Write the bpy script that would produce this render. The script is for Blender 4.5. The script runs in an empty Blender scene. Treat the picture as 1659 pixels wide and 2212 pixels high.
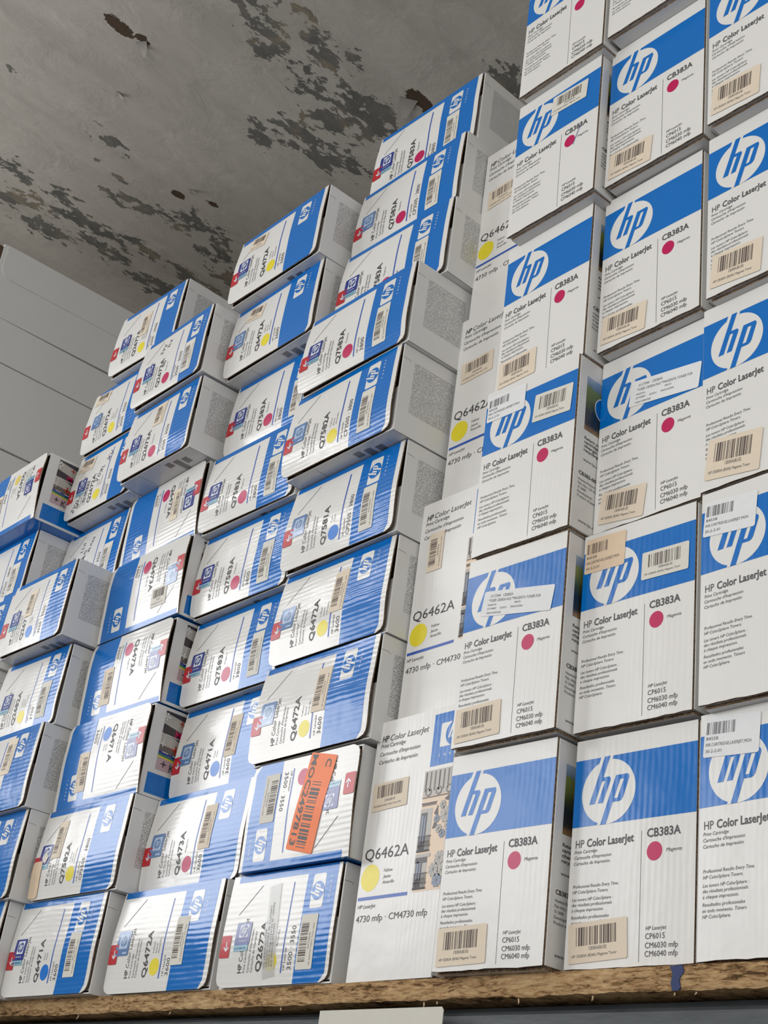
import bpy, bmesh, math, random
import numpy as np
from mathutils import Vector, Matrix

SC = bpy.context.scene
COL = SC.collection
# ------------------------------------------------------------------ camera, light, exposure
cam_d = bpy.data.cameras.new('camera')
cam = bpy.data.objects.new('camera', cam_d)
COL.objects.link(cam)
cam.location = (1.033447, -1.352598, -0.339700)
cam.rotation_mode = 'XYZ'
cam.rotation_euler = (2.062018, -0.124654, 0.842257)
cam_d.sensor_fit = 'VERTICAL'
cam_d.sensor_height = 36.0
cam_d.lens = 3009.4314 * 36.0 / 2212.0
cam_d.clip_start = 0.02
SC.camera = cam

world = bpy.data.worlds.new('daylight')
SC.world = world
world.use_nodes = True
bg = world.node_tree.nodes['Background']
bg.inputs['Color'].default_value = (0.97, 0.98, 1.0, 1)
bg.inputs['Strength'].default_value = 0.42

def area(name, loc, target, sx, sy, power, color):
    l = bpy.data.lights.new(name, 'AREA')
    l.shape = 'RECTANGLE'; l.size = sx; l.size_y = sy
    l.energy = power; l.color = color
    o = bpy.data.objects.new(name, l); COL.objects.link(o)
    o.location = loc
    o.rotation_euler = (Vector(target) - Vector(loc)).to_track_quat('-Z', 'Y').to_euler()
    return o
# daylight coming in through the window of the left wall and the wide window of the front wall
area('side_window_daylight', (-3.18, -1.725, 1.175), (0.0, -1.725, 1.175), 1.45, 1.05, 29.0, (0.97, 0.985, 1.0))
area('batten_lamp', (-2.95, -1.9, 2.2), (0.0, -0.6, 0.9), 2.2, 0.05, 9.0, (0.98, 0.99, 1.0))
area('far_side_window_daylight', (-3.18, -3.70, 1.45), (0.0, -3.70, 1.45), 1.5, 1.1, 31.0, (0.97, 0.985, 1.0))
area('front_window_daylight', (1.45, -4.40, 0.75), (1.45, 0.0, 0.75), 4.3, 2.2, 122.0, (1.0, 0.99, 0.972))

SC.view_settings.view_transform = 'Standard'
SC.view_settings.look = 'None'
SC.view_settings.exposure = 0.0
SC.view_settings.gamma = 1.0
SC.view_settings.use_curve_mapping = False

# ------------------------------------------------------------------ materials
MATS = {}
def nmat(name):
    m = bpy.data.materials.new(name); m.use_nodes = True
    MATS[name] = m
    nt = m.node_tree
    return m, nt, nt.nodes['Principled BSDF']
def N(nt, t, **kw):
    n = nt.nodes.new(t)
    for k, v in kw.items():
        if k in n.inputs: n.inputs[k].default_value = v
        else: setattr(n, k, v)
    return n
def math_n(nt, op, a, b=None, c=None):
    n = nt.nodes.new('ShaderNodeMath'); n.operation = op
    for i, v in enumerate((a, b, c)):
        if v is None: continue
        if isinstance(v, (int, float)): n.inputs[i].default_value = v
        else: nt.links.new(v, n.inputs[i])
    return n.outputs[0]
def mixc(nt, f, a, b):
    n = nt.nodes.new('ShaderNodeMix'); n.data_type = 'RGBA'
    for i, v in ((0, f), (6, a), (7, b)):
        if isinstance(v, (int, float)): n.inputs[i].default_value = v
        elif isinstance(v, tuple): n.inputs[i].default_value = v + (1,) if len(v) == 3 else v
        else: nt.links.new(v, n.inputs[i])
    return n.outputs[2]
def ramp(nt, fac, stops):
    n = nt.nodes.new('ShaderNodeValToRGB'); e = n.color_ramp.elements
    while len(e) < len(stops): e.new(0.5)
    for i, (p, c) in enumerate(stops): e[i].position = p; e[i].color = tuple(c) + (1,)
    nt.links.new(fac, n.inputs[0]); return n.outputs[0]
def objco(nt):
    return nt.nodes.new('ShaderNodeTexCoord').outputs['Object']
def noise(nt, co, scale, detail=3, rough=0.5, dist=0.0, vec=None):
    if vec is not None:
        mp = nt.nodes.new('ShaderNodeMapping'); mp.inputs['Scale'].default_value = vec
        nt.links.new(co, mp.inputs[0]); co = mp.outputs[0]
    n = nt.nodes.new('ShaderNodeTexNoise')
    n.inputs['Scale'].default_value = scale; n.inputs['Detail'].default_value = detail
    n.inputs['Roughness'].default_value = rough; n.inputs['Distortion'].default_value = dist
    nt.links.new(co, n.inputs['Vector']); return n.outputs[0]
def bump(nt, p, h, strength, dist):
    b = nt.nodes.new('ShaderNodeBump'); b.inputs['Strength'].default_value = strength
    b.inputs['Distance'].default_value = dist
    nt.links.new(h, b.inputs['Height']); nt.links.new(b.outputs[0], p.inputs['Normal'])

def card(name, col, rough, axis, flute=0.0, wear=0.04, coat=0.0):
    """coated carton board: faint flutes across `axis`, dents, slight dirt"""
    m, nt, p = nmat(name)
    co = objco(nt)
    sep = nt.nodes.new('ShaderNodeSeparateXYZ'); nt.links.new(co, sep.inputs[0])
    big = noise(nt, co, 9.0, 3, 0.55)
    fine = noise(nt, co, 90.0, 4, 0.6)
    d = math_n(nt, 'MULTIPLY_ADD', math_n(nt, 'SUBTRACT', noise(nt, co, 5.0, 5, 0.7), 0.5), wear * 2, 1.0)
    c = nt.nodes.new('ShaderNodeVectorMath'); c.operation = 'SCALE'
    c.inputs[0].default_value = col; nt.links.new(d, c.inputs['Scale'])
    nt.links.new(c.outputs[0], p.inputs['Base Color'])
    p.inputs['Roughness'].default_value = rough
    p.inputs['Specular IOR Level'].default_value = 0.5
    if coat: p.inputs['Coat Weight'].default_value = coat; p.inputs['Coat Roughness'].default_value = 0.12
    w = math_n(nt, 'SINE', math_n(nt, 'MULTIPLY_ADD', sep.outputs[axis], 2 * math.pi / 0.0092, math_n(nt, 'MULTIPLY', noise(nt, co, 3.5, 3, 0.6), 14.0)))
    pm = nt.nodes.new('ShaderNodeMapRange'); nt.links.new(noise(nt, co, 8.0, 2, 0.5), pm.inputs[0])
    pm.inputs[1].default_value = 0.35; pm.inputs[2].default_value = 0.75
    patch = math_n(nt, 'MULTIPLY', w, math_n(nt, 'MULTIPLY', flute, pm.outputs[0]))
    h = math_n(nt, 'ADD', math_n(nt, 'MULTIPLY', big, 1.9), math_n(nt, 'ADD', patch, math_n(nt, 'MULTIPLY', fine, 0.06)))
    bump(nt, p, h, 0.6, 0.0016)
    return m
def plain(name, col, rough=0.6, spec=0.3, alpha=None, metal=0.0):
    m, nt, p = nmat(name)
    co = objco(nt)
    d = math_n(nt, 'MULTIPLY_ADD', math_n(nt, 'SUBTRACT', noise(nt, co, 60.0, 3, 0.6), 0.5), 0.10, 1.0)
    c = nt.nodes.new('ShaderNodeVectorMath'); c.operation = 'SCALE'
    c.inputs[0].default_value = col; nt.links.new(d, c.inputs['Scale'])
    nt.links.new(c.outputs[0], p.inputs['Base Color'])
    p.inputs['Roughness'].default_value = rough
    p.inputs['Specular IOR Level'].default_value = spec
    p.inputs['Metallic'].default_value = metal
    if alpha is not None: p.inputs['Alpha'].default_value = alpha
    return m
WHITE = (0.74, 0.73, 0.705)
BLUE = (0.0, 0.147, 0.51)
card('carton_white', WHITE, 0.20, 2, 0.11)          # flat cartons, flutes run sideways
card('ink_blue', BLUE, 0.17, 2, 0.13)
card('tall_white', WHITE, 0.26, 0, 0.05)            # upright cartons, flutes run upward
card('tall_blue', BLUE, 0.22, 0, 0.06)
card('plain_white', (0.70, 0.695, 0.675), 0.45, 2, 0.0, 0.03)
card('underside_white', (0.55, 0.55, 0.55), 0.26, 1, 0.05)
plain('ink_line', (0.02, 0.09, 0.42), 0.3, 0.5)
plain('ink_black', (0.045, 0.042, 0.045), 0.4, 0.4)
plain('ink_grey', (0.085, 0.085, 0.09), 0.4, 0.4)
plain('ink_magenta', (0.50, 0.004, 0.09), 0.3, 0.5)
plain('ink_yellow', (0.78, 0.66, 0.02), 0.3, 0.5)
plain('ink_pale_yellow', (0.74, 0.56, 0.10), 0.3, 0.5)
plain('ink_cyan', (0.0, 0.17, 0.62), 0.3, 0.5)
plain('seal_red', (0.50, 0.012, 0.022), 0.3, 0.5)
plain('seal_navy', (0.012, 0.03, 0.24), 0.22, 0.7)
plain('seal_silver_blue', (0.10, 0.20, 0.42), 0.2, 0.9)
plain('seal_pale', (0.42, 0.55, 0.74), 0.22, 0.8)
plain('seal_tag', (0.25, 0.48, 0.58), 0.25, 0.7)
plain('seal_white', (0.72, 0.76, 0.82), 0.3, 0.6)
plain('sticker_tan', (0.72, 0.62, 0.49), 0.5, 0.3)
plain('sticker_cream', (0.68, 0.655, 0.585), 0.5, 0.3)
plain('sticker_white', (0.74, 0.75, 0.76), 0.45, 0.3)
plain('sticker_orange', (0.86, 0.165, 0.012), 0.4, 0.4)
plain('sticker_peach', (0.72, 0.56, 0.40), 0.5, 0.3)
plain('bar_brown', (0.11, 0.085, 0.075), 0.5, 0.3)
plain('clear_film', (0.62, 0.62, 0.60), 0.18, 0.7, 0.55)
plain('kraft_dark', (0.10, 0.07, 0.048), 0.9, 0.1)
plain('pen_blue', (0.02, 0.03, 0.09), 0.5, 0.3)
plain('photo_sky', (0.25, 0.36, 0.50), 0.3, 0.5)
plain('photo_green', (0.16, 0.20, 0.03), 0.3, 0.5)
plain('photo_dark', (0.012, 0.022, 0.028), 0.3, 0.5)
plain('photo_ochre', (0.30, 0.17, 0.05), 0.3, 0.5)
plain('photo_wall', (0.72, 0.55, 0.40), 0.35, 0.5)
plain('photo_stone', (0.42, 0.40, 0.37), 0.35, 0.5)
plain('photo_slate', (0.20, 0.25, 0.34), 0.35, 0.5)
plain('photo_umber', (0.13, 0.11, 0.10), 0.35, 0.5)
plain('photo_mist', (0.45, 0.42, 0.38), 0.35, 0.5)
plain('photo_shadow', (0.05, 0.04, 0.045), 0.35, 0.5)
plain('photo_rust', (0.50, 0.05, 0.02), 0.35, 0.5)
plain('photo_pink', (0.50, 0.38, 0.40), 0.35, 0.5)
plain('photo_teal', (0.05, 0.20, 0.14), 0.35, 0.5)

def landscape():
    m, nt, p = nmat('photo_landscape')
    co = objco(nt); sep = nt.nodes.new('ShaderNodeSeparateXYZ'); nt.links.new(co, sep.inputs[0])
    z = math_n(nt, 'ADD', sep.outputs[2], math_n(nt, 'MULTIPLY', math_n(nt, 'SUBTRACT', noise(nt, co, 1.0, 6, 0.75, 0.0, (60, 60, 25)), 0.5), 0.022))
    f = math_n(nt, 'DIVIDE', math_n(nt, 'SUBTRACT', z, 0.176), 0.096)
    nt.links.new(ramp(nt, f, [(0.03, (0.24, 0.14, 0.06)), (0.12, (0.03, 0.03, 0.03)), (0.34, (0.012, 0.022, 0.03)), (0.5, (0.05, 0.07, 0.02)), (0.62, (0.14, 0.17, 0.04)), (0.80, (0.19, 0.24, 0.06)), (0.84, (0.17, 0.24, 0.34)), (1.0, (0.32, 0.42, 0.55))]), p.inputs['Base Color'])
    p.inputs['Roughness'].default_value = 0.3
landscape()
def kraft():
    m, nt, p = nmat('kraft_edge')
    co = objco(nt)
    f = noise(nt, co, 260.0, 4, 0.7)
    nt.links.new(ramp(nt, f, [(0.35, (0.055, 0.035, 0.022)), (0.6, (0.27, 0.19, 0.12))]), p.inputs['Base Color'])
    p.inputs['Roughness'].default_value = 0.9; p.inputs['Specular IOR Level'].default_value = 0.1
    bump(nt, p, f, 0.8, 0.001)
kraft()
def side_text():
    m, nt, p = nmat('side_text')
    co = objco(nt)
    sep = nt.nodes.new('ShaderNodeSeparateXYZ'); nt.links.new(co, sep.inputs[0])
    zz = math_n(nt, 'DIVIDE', sep.outputs[2], 0.0031)
    fl = math_n(nt, 'FLOOR', zz); fr = math_n(nt, 'FRACT', zz)
    cmb = nt.nodes.new('ShaderNodeCombineXYZ')
    nt.links.new(math_n(nt, 'MULTIPLY', sep.outputs[1], 700.0), cmb.inputs[0])
    nt.links.new(math_n(nt, 'MULTIPLY', fl, 7.31), cmb.inputs[1])
    nt.links.new(math_n(nt, 'MULTIPLY', fr, 1.6), cmb.inputs[2])
    n = noise(nt, cmb.outputs[0], 1.0, 1, 0.5)
    a = math_n(nt, 'GREATER_THAN', n, 0.47)
    b = math_n(nt, 'LESS_THAN', math_n(nt, 'ABSOLUTE', math_n(nt, 'SUBTRACT', fr, 0.5)), 0.29)
    f = math_n(nt, 'MULTIPLY', a, b)
    nt.links.new(mixc(nt, f, (0.70, 0.695, 0.675), (0.22, 0.22, 0.22)), p.inputs['Base Color'])
    p.inputs['Roughness'].default_value = 0.4
side_text()
def particle_board():
    m, nt, p = nmat('particle_board')
    co = objco(nt)
    f = noise(nt, co, 1.0, 7, 0.72, 0.7, (45, 45, 230))
    g = noise(nt, co, 1.0, 4, 0.6, 0.0, (9, 9, 60))
    h = math_n(nt, 'MULTIPLY_ADD', g, 0.35, math_n(nt, 'MULTIPLY', f, 0.65))
    nt.links.new(ramp(nt, h, [(0.41, (0.09, 0.05, 0.022)), (0.455, (0.30, 0.175, 0.08)), (0.51, (0.50, 0.32, 0.16)), (0.62, (0.66, 0.46, 0.25))]), p.inputs['Base Color'])
    p.inputs['Roughness'].default_value = 0.85; p.inputs['Specular IOR Level'].default_value = 0.15
    bump(nt, p, f, 0.9, 0.003)
particle_board()
def steel():
    m, nt, p = nmat('painted_steel')
    co = objco(nt)
    f = noise(nt, co, 1.0, 5, 0.6, 0.3, (14, 40, 60))
    g = noise(nt, co, 1.0, 6, 0.75, 0.0, (60, 160, 160))
    c = ramp(nt, f, [(0.3, (0.052, 0.060, 0.066)), (0.7, (0.085, 0.094, 0.10))])
    c = mixc(nt, math_n(nt, 'GREATER_THAN', g, 0.71), c, (0.42, 0.42, 0.42))
    c = mixc(nt, math_n(nt, 'LESS_THAN', g, 0.245), c, (0.35, 0.12, 0.04))
    nt.links.new(c, p.inputs['Base Color'])
    p.inputs['Roughness'].default_value = 0.42
    bump(nt, p, f, 0.3, 0.002)
steel()
def ceiling_mat():
    m, nt, p = nmat('peeling_ceiling')
    co = objco(nt)
    at = nt.nodes.new('ShaderNodeAttribute'); at.attribute_name = 'peel'
    ah = nt.nodes.new('ShaderNodeAttribute'); ah.attribute_name = 'hole'
    n1 = noise(nt, co, 1.0, 9, 0.68, 0.35, (27, 13, 1))
    n2 = noise(nt, co, 1.0, 6, 0.62, 0.2, (60, 30, 1))
    v = math_n(nt, 'ADD', at.outputs['Fac'], math_n(nt, 'MULTIPLY', math_n(nt, 'SUBTRACT', n1, 0.5), 3.4))
    v = math_n(nt, 'ADD', v, math_n(nt, 'MULTIPLY', math_n(nt, 'SUBTRACT', n2, 0.5), 2.2))
    mask = math_n(nt, 'GREATER_THAN', v, 0.70)
    mask = math_n(nt, 'MULTIPLY', mask, math_n(nt, 'GREATER_THAN', at.outputs['Fac'], 0.12))
    hv = math_n(nt, 'ADD', ah.outputs['Fac'], math_n(nt, 'MULTIPLY', math_n(nt, 'SUBTRACT', n2, 0.5), 1.2))
    hole = math_n(nt, 'GREATER_THAN', hv, 0.5)
    tone = noise(nt, co, 1.0, 6, 0.7, 0.3, (5, 1.6, 1))
    strk = noise(nt, co, 1.0, 3, 0.5, 0.0, (10, 0.9, 1))
    paint = ramp(nt, math_n(nt, 'MULTIPLY_ADD', strk, 0.4, math_n(nt, 'MULTIPLY', tone, 0.6)), [(0.3, (0.40, 0.37, 0.325)), (0.5, (0.485, 0.448, 0.395)), (0.72, (0.56, 0.52, 0.465))])
    bare_n = noise(nt, co, 1.0, 5, 0.65, 0.4, (9, 5, 1))
    bare = ramp(nt, bare_n, [(0.36, (0.13, 0.13, 0.118)), (0.54, (0.18, 0.172, 0.152)), (0.62, (0.26, 0.215, 0.155)), (0.74, (0.36, 0.325, 0.27))])
    c = mixc(nt, mask, paint, bare)
    c = mixc(nt, hole, c, (0.085, 0.058, 0.038))
    nt.links.new(c, p.inputs['Base Color'])
    p.inputs['Roughness'].default_value = 0.8; p.inputs['Specular IOR Level'].default_value = 0.2
    brd = noise(nt, co, 1.0, 2, 0.4, 0.0, (11, 0.5, 1))
    sx = nt.nodes.new('ShaderNodeSeparateXYZ'); nt.links.new(co, sx.inputs[0])
    rx = math_n(nt, 'FRACT', math_n(nt, 'ADD', math_n(nt, 'DIVIDE', sx.outputs[0], 0.155), math_n(nt, 'MULTIPLY', noise(nt, co, 1.3, 1, 0.5), 0.5)))
    ridge = math_n(nt, 'LESS_THAN', rx, 0.045)
    dab = noise(nt, co, 1.0, 5, 0.55, 0.5, (13, 7, 1))
    h = math_n(nt, 'ADD', math_n(nt, 'MULTIPLY', brd, 1.0), math_n(nt, 'MULTIPLY', dab, 0.8))
    h = math_n(nt, 'ADD', h, math_n(nt, 'MULTIPLY', ridge, math_n(nt, 'MULTIPLY', tone, 0.5)))
    h = math_n(nt, 'SUBTRACT', h, math_n(nt, 'MULTIPLY', mask, 0.55))
    h = math_n(nt, 'SUBTRACT', h, math_n(nt, 'MULTIPLY', hole, 1.5))
    bump(nt, p, h, 0.7, 0.010)
ceiling_mat()
plain('room_wall', (0.42, 0.41, 0.39), 0.9, 0.1)
plain('front_wall', (0.09, 0.088, 0.085), 0.9, 0.1)
plain('room_floor', (0.20, 0.19, 0.18), 0.8, 0.2)
plain('window_paint', (0.7, 0.7, 0.68), 0.5, 0.3)

# ------------------------------------------------------------------ text outlines from the built-in font
_TC = {}
def glyphs(s, bold=False, italic=False):
    k = (s, bold, italic)
    if k in _TC: return _TC[k]
    cu = bpy.data.curves.new('t', 'FONT'); cu.body = s; cu.size = 1.0
    cu.resolution_u = 2; cu.offset = 0.022 if bold else 0.0; cu.shear = 0.22 if italic else 0.0
    ob = bpy.data.objects.new('t', cu); COL.objects.link(ob)
    dg = bpy.context.evaluated_depsgraph_get()
    me = bpy.data.meshes.new_from_object(ob.evaluated_get(dg))
    n = len(me.vertices); v = np.zeros(n * 3); me.vertices.foreach_get('co', v); v = v.reshape(-1, 3)[:, :2].copy()
    f = [tuple(p.vertices) for p in me.polygons]
    bpy.data.meshes.remove(me); bpy.data.objects.remove(ob); bpy.data.curves.remove(cu)
    if n: v[:, 0] -= v[:, 0].min()
    _TC[k] = (v, f)
    return _TC[k]
CAP = glyphs('H')[0][:, 1].max()

class Art:
    """flat print laid out in millimetres, then wrapped on a carton face"""
    def __init__(s): s.V = []; s.F = []; s.M = []; s.n = 0; s.step = 14.0
    def add(s, pts, faces, mat, lay):
        pts = np.asarray(pts, float)
        s.V.append(np.column_stack([pts, np.full(len(pts), float(lay))]))
        b = s.n
        s.F += [tuple(b + i for i in f) for f in faces]; s.M += [mat] * len(faces)
        s.n += len(pts)
    def quad(s, a, b, c, d, mat, lay=1):
        """corners BL, BR, TR, TL, subdivided so that it follows a bowed flap"""
        a, b, c, d = map(np.array, (a, b, c, d))
        nu = max(1, int(np.ceil(max(np.linalg.norm(b - a), np.linalg.norm(c - d)) / s.step)))
        nv = max(1, int(np.ceil(max(np.linalg.norm(d - a), np.linalg.norm(c - b)) / s.step)))
        P = []
        for j in range(nv + 1):
            t = j / nv; l = a + (d - a) * t; r = b + (c - b) * t
            for i in range(nu + 1): P.append(l + (r - l) * i / nu)
        s.add(P, [(j * (nu + 1) + i, j * (nu + 1) + i + 1, (j + 1) * (nu + 1) + i + 1, (j + 1) * (nu + 1) + i) for j in range(nv) for i in range(nu)], mat, lay)
    def rect(s, u0, v0, u1, v1, mat, lay=1): s.quad((u0, v0), (u1, v0), (u1, v1), (u0, v1), mat, lay)
    def poly(s, pts, mat, lay=1): s.add(pts, [tuple(range(len(pts)))], mat, lay)
    def rrect(s, u0, v0, u1, v1, r, mat, lay=1, tf=None):
        """rounded rectangle as a cross of strips plus corner fans"""
        tf = tf or (lambda p: p)
        def q(a, b, c, d): s.quad(tf((a, b)), tf((c, b)), tf((c, d)), tf((a, d)), mat, lay)
        q(u0 + r, v0, u1 - r, v1); q(u0, v0 + r, u0 + r, v1 - r); q(u1 - r, v0 + r, u1, v1 - r)
        for cx, cy, a0 in ((u1 - r, v1 - r, 0), (u0 + r, v1 - r, 90), (u0 + r, v0 + r, 180), (u1 - r, v0 + r, 270)):
            P = [tf((cx, cy))] + [tf((cx + r * math.cos(math.radians(a0 + k * 22.5)), cy + r * math.sin(math.radians(a0 + k * 22.5)))) for k in range(5)]
            s.add(P, [(0, k, k + 1) for k in range(1, 5)], mat, lay)
    def disc(s, cu, cv, ru, rv, mat, lay=1, n=40):
        P = [(cu, cv)]; F = []
        for k in (0.5, 1.0): P += [(cu + k * ru * math.cos(2 * math.pi * i / n), cv + k * rv * math.sin(2 * math.pi * i / n)) for i in range(n)]
        for i in range(n):
            j = (i + 1) % n; F.append((0, 1 + i, 1 + j)); F.append((1 + i, 1 + n + i, 1 + n + j, 1 + j))
        s.add(P, F, mat, lay)
    def ring(s, cu, cv, r0, r1, mat, lay=1, n=28):
        P = []
        for r in (r0, r1): P += [(cu + r * math.cos(2 * math.pi * i / n), cv + r * math.sin(2 * math.pi * i / n)) for i in range(n)]
        s.add(P, [(i, n + i, n + (i + 1) % n, (i + 1) % n) for i in range(n)], mat, lay)
    def line(s, p, q, w, mat, lay=1):
        p, q = np.array(p, float), np.array(q, float); d = q - p; L = np.linalg.norm(d) or 1; nrm = np.array((-d[1], d[0])) / L * w / 2
        s.quad(tuple(p - nrm), tuple(q - nrm), tuple(q + nrm), tuple(p + nrm), mat, lay)
    def stroke(s, pts, w, mat, lay=1):
        for a, b in zip(pts[:-1], pts[1:]): s.line(a, b, w, mat, lay)
    def text(s, st, u, v, cap, width=None, rot=0.0, mat='ink_black', bold=False, italic=False, lay=2, align=0):
        P, F = glyphs(st, bold, italic)
        if not len(P): return
        P = P * (cap / CAP)
        w = P[:, 0].max()
        if width: P = P * np.array((width / w, 1.0)); w = width
        if align: P = P - np.array((w * align, 0))
        a = math.radians(rot); c, n = math.cos(a), math.sin(a)
        Q = np.column_stack([u + P[:, 0] * c - P[:, 1] * n, v + P[:, 0] * n + P[:, 1] * c])
        s.add(Q, F, mat, lay)
    def xf(s, other, fn):
        """append another Art through a 2D transform"""
        V = np.vstack(other.V)
        Q = np.array([fn((x, y)) for x, y in V[:, :2]])
        b = s.n
        s.V.append(np.column_stack([Q, V[:, 2]])); s.n += len(Q)
        s.F += [tuple(b + i for i in f) for f in other.F]; s.M += other.M

def to_mesh(name, V, F, M, parent=None, smooth=False, loc=None):
    me = bpy.data.meshes.new(name)
    me.from_pydata([tuple(v) for v in V], [], F)
    names = []
    for m in M:
        if m not in names: names.append(m)
    for m in names: me.materials.append(MATS[m])
    ix = {m: i for i, m in enumerate(names)}
    me.polygons.foreach_set('material_index', [ix[m] for m in M])
    if smooth: me.polygons.foreach_set('use_smooth', [True] * len(F))
    me.update()
    o = bpy.data.objects.new(name, me); COL.objects.link(o)
    if parent is not None: o.parent = parent
    if loc is not None: o.location = loc
    return o

class Geo:
    """3D faces with material names, metres"""
    def __init__(s): s.V = []; s.F = []; s.M = []
    def box(s, x0, x1, y0, y1, z0, z1, mats, r=0.0):
        """mats: one name or dict of side -> name ; keys l r f b t u"""
        g = (lambda k: mats) if isinstance(mats, str) else (lambda k: mats.get(k, mats['*']))
        b = len(s.V)
        if r <= 0:
            s.V += [(x, y, z) for z in (z0, z1) for y in (y0, y1) for x in (x0, x1)]
            for f, k in (((0, 2, 3, 1), 'u'), ((4, 5, 7, 6), 't'), ((0, 1, 5, 4), 'f'), ((2, 6, 7, 3), 'b'), ((0, 4, 6, 2), 'l'), ((1, 3, 7, 5), 'r')):
                s.F.append(tuple(b + i for i in f)); s.M.append(g(k))
            return
        bm = bmesh.new()
        bmesh.ops.create_cube(bm, size=1.0)
        bmesh.ops.scale(bm, vec=(x1 - x0, y1 - y0, z1 - z0), verts=bm.verts)
        bmesh.ops.translate(bm, vec=((x0 + x1) / 2, (y0 + y1) / 2, (z0 + z1) / 2), verts=bm.verts)
        bmesh.ops.bevel(bm, geom=list(bm.edges), offset=r, segments=2, affect='EDGES', profile=0.6)
        bm.verts.ensure_lookup_table()
        s.V += [tuple(v.co) for v in bm.verts]
        for f in bm.faces:
            n = f.normal; a = max(range(3), key=lambda i: abs(n[i]))
            k = {(0, 1): 'r', (0, -1): 'l', (1, 1): 'b', (1, -1): 'f', (2, 1): 't', (2, -1): 'u'}[(a, 1 if n[a] > 0 else -1)]
            s.F.append(tuple(b + v.index for v in f.verts)); s.M.append(g(k))
        bm.free()
    def art(s, A, fn):
        b = len(s.V)
        if not A.V: return
        s.V += [fn(*r) for r in np.vstack(A.V)]
        s.F += [tuple(b + i for i in f) for f in A.F]; s.M += A.M
    def map(s, fn): s.V = [fn(v) for v in s.V]
    def build(s, name, parent=None, smooth=False): return to_mesh(name, s.V, s.F, s.M, parent, smooth)

def empty(name, loc, rz=0.0, ry=0.0):
    o = bpy.data.objects.new(name, None); COL.objects.link(o)
    o.empty_display_size = 0.03; o.location = loc; o.rotation_euler = (0, ry, rz)
    return o
def tag(o, label=None, cat=None, group=None, kind=None):
    if label: o['label'] = label
    if cat: o['category'] = cat
    if group: o['group'] = group
    if kind: o['kind'] = kind
    return o
POSE = {
'C1r1':(-0.2032,-0.0376,0.0002,2.29), 'C1r2':(-0.1960,-0.0541,0.3070,1.78), 'C1r3':(-0.1910,-0.0616,0.6114,0.88),
'C1r4':(-0.1901,-0.0551,0.9147,-1.09), 'C1r5':(-0.1700,-0.0807,1.2174,-0.20), 'C1r6':(-0.1556,-0.0986,1.5205,0.01),
'C2r1':(0.0000,-0.0000,0.0002,2.49), 'C2r2':(0.0008,-0.0147,0.3089,1.45), 'C2r3':(0.0043,-0.0108,0.6172,-0.81),
'C2r4':(0.0128,-0.0345,0.9218,-0.20), 'C2r5':(0.0305,-0.0590,1.2283,0.30), 'C2r6':(0.0454,-0.0896,1.5322,1.06),
'C3r1':(0.2036,-0.0096,-0.0003,-0.58), 'C3r2':(0.2154,-0.0300,0.3020,-0.19), 'C3r3':(0.2142,-0.0323,0.6078,-0.14),
'C3r4':(0.2321,-0.0509,0.9103,0.21), 'C3r5':(0.2483,-0.0759,1.2140,0.70), 'S1r10':(-0.5617,-0.0084,1.6221,1.42),
'S1r9':(-0.5607,-0.0343,1.4446,0.05), 'S1r8':(-0.5551,-0.0471,1.2665,1.53), 'S1r7':(-0.5720,-0.1010,1.0868,-0.60),
'S1r6':(-0.5826,-0.0986,0.9067,-2.45), 'S1r5':(-0.5844,-0.0601,0.7261,-0.81), 'S1r4':(-0.5873,-0.0486,0.5458,-0.75),
'S1r3':(-0.5916,-0.0502,0.3652,-0.45), 'S1r2':(-0.6037,-0.0481,0.1810,1.95), 'S1r1':(-0.6240,-0.0361,-0.0000,3.11),
'S2r9':(-0.8868,-0.1166,1.4381,-0.23), 'S2r8':(-0.8887,-0.0937,1.2602,-1.28), 'S2r7':(-0.8833,-0.0513,1.0811,-0.07),
'S2r6':(-0.9004,-0.0631,0.8997,0.29), 'S2r5':(-0.8971,-0.0455,0.7181,-0.25), 'S2r4':(-0.9027,-0.0267,0.5372,-0.82),
'S2r3':(-0.9045,-0.0104,0.3578,-1.33), 'S2r2':(-0.9092,-0.0288,0.1786,-0.76), 'S2r1':(-0.9176,-0.0459,0.0000,0.46),
'S3r8':(-1.2102,-0.1457,1.2673,-0.59), 'S3r7':(-1.2146,-0.1340,1.0847,-0.70), 'S3r6':(-1.2192,-0.0707,0.9054,-1.52),
'S3r5':(-1.2080,-0.0780,0.7240,0.30), 'S3r4':(-1.2155,-0.0718,0.5414,2.36), 'S3r3':(-1.2184,-0.0769,0.3594,1.59),
'S3r2':(-1.2220,-0.0793,0.1795,0.75), 'S3r1':(-1.2445,-0.0752,-0.0001,1.91), 'S4r9':(-1.4021,-0.1245,1.4435,2.20),
'S4r8':(-1.4938,-0.1094,1.2636,-0.24), 'S4r7':(-1.4943,-0.1055,1.0838,-0.36), 'S4r6':(-1.5417,-0.0607,0.9013,-0.65),
'S4r5':(-1.5227,-0.1643,0.7205,0.05), 'S4r4':(-1.5359,-0.1233,0.5385,2.28), 'S4r3':(-1.5418,-0.1394,0.3590,0.00),
'S4r2':(-1.5419,-0.1245,0.1788,0.00), 'S4r1':(-1.5586,-0.1126,0.0000,0.00), 'S5r7':(-1.782, -0.182, 1.0735, 0),
'S5r6':(-1.826, -0.14, 0.8942, 0), 'S5r1':(-1.885, -0.13, 0, 0), 'S5r2':(-1.882, -0.13, 0.1788, 0), 'S5r3':(-1.882, -0.13, 0.3577, 0), 'S5r4':(-1.84, -0.14, 0.5366, 0), 'S5r5':(-1.826, -0.155, 0.7154, 0), 'C0r1':(-0.6140,-0.0300,0.0000,0), 'C0r2':(-0.5920,-0.0080,0.3955,0), 'C0r3':(-0.5650,0.0120,0.7910,0), 'C0r4':(-0.5450,0.0200,1.1865,0), }
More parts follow.
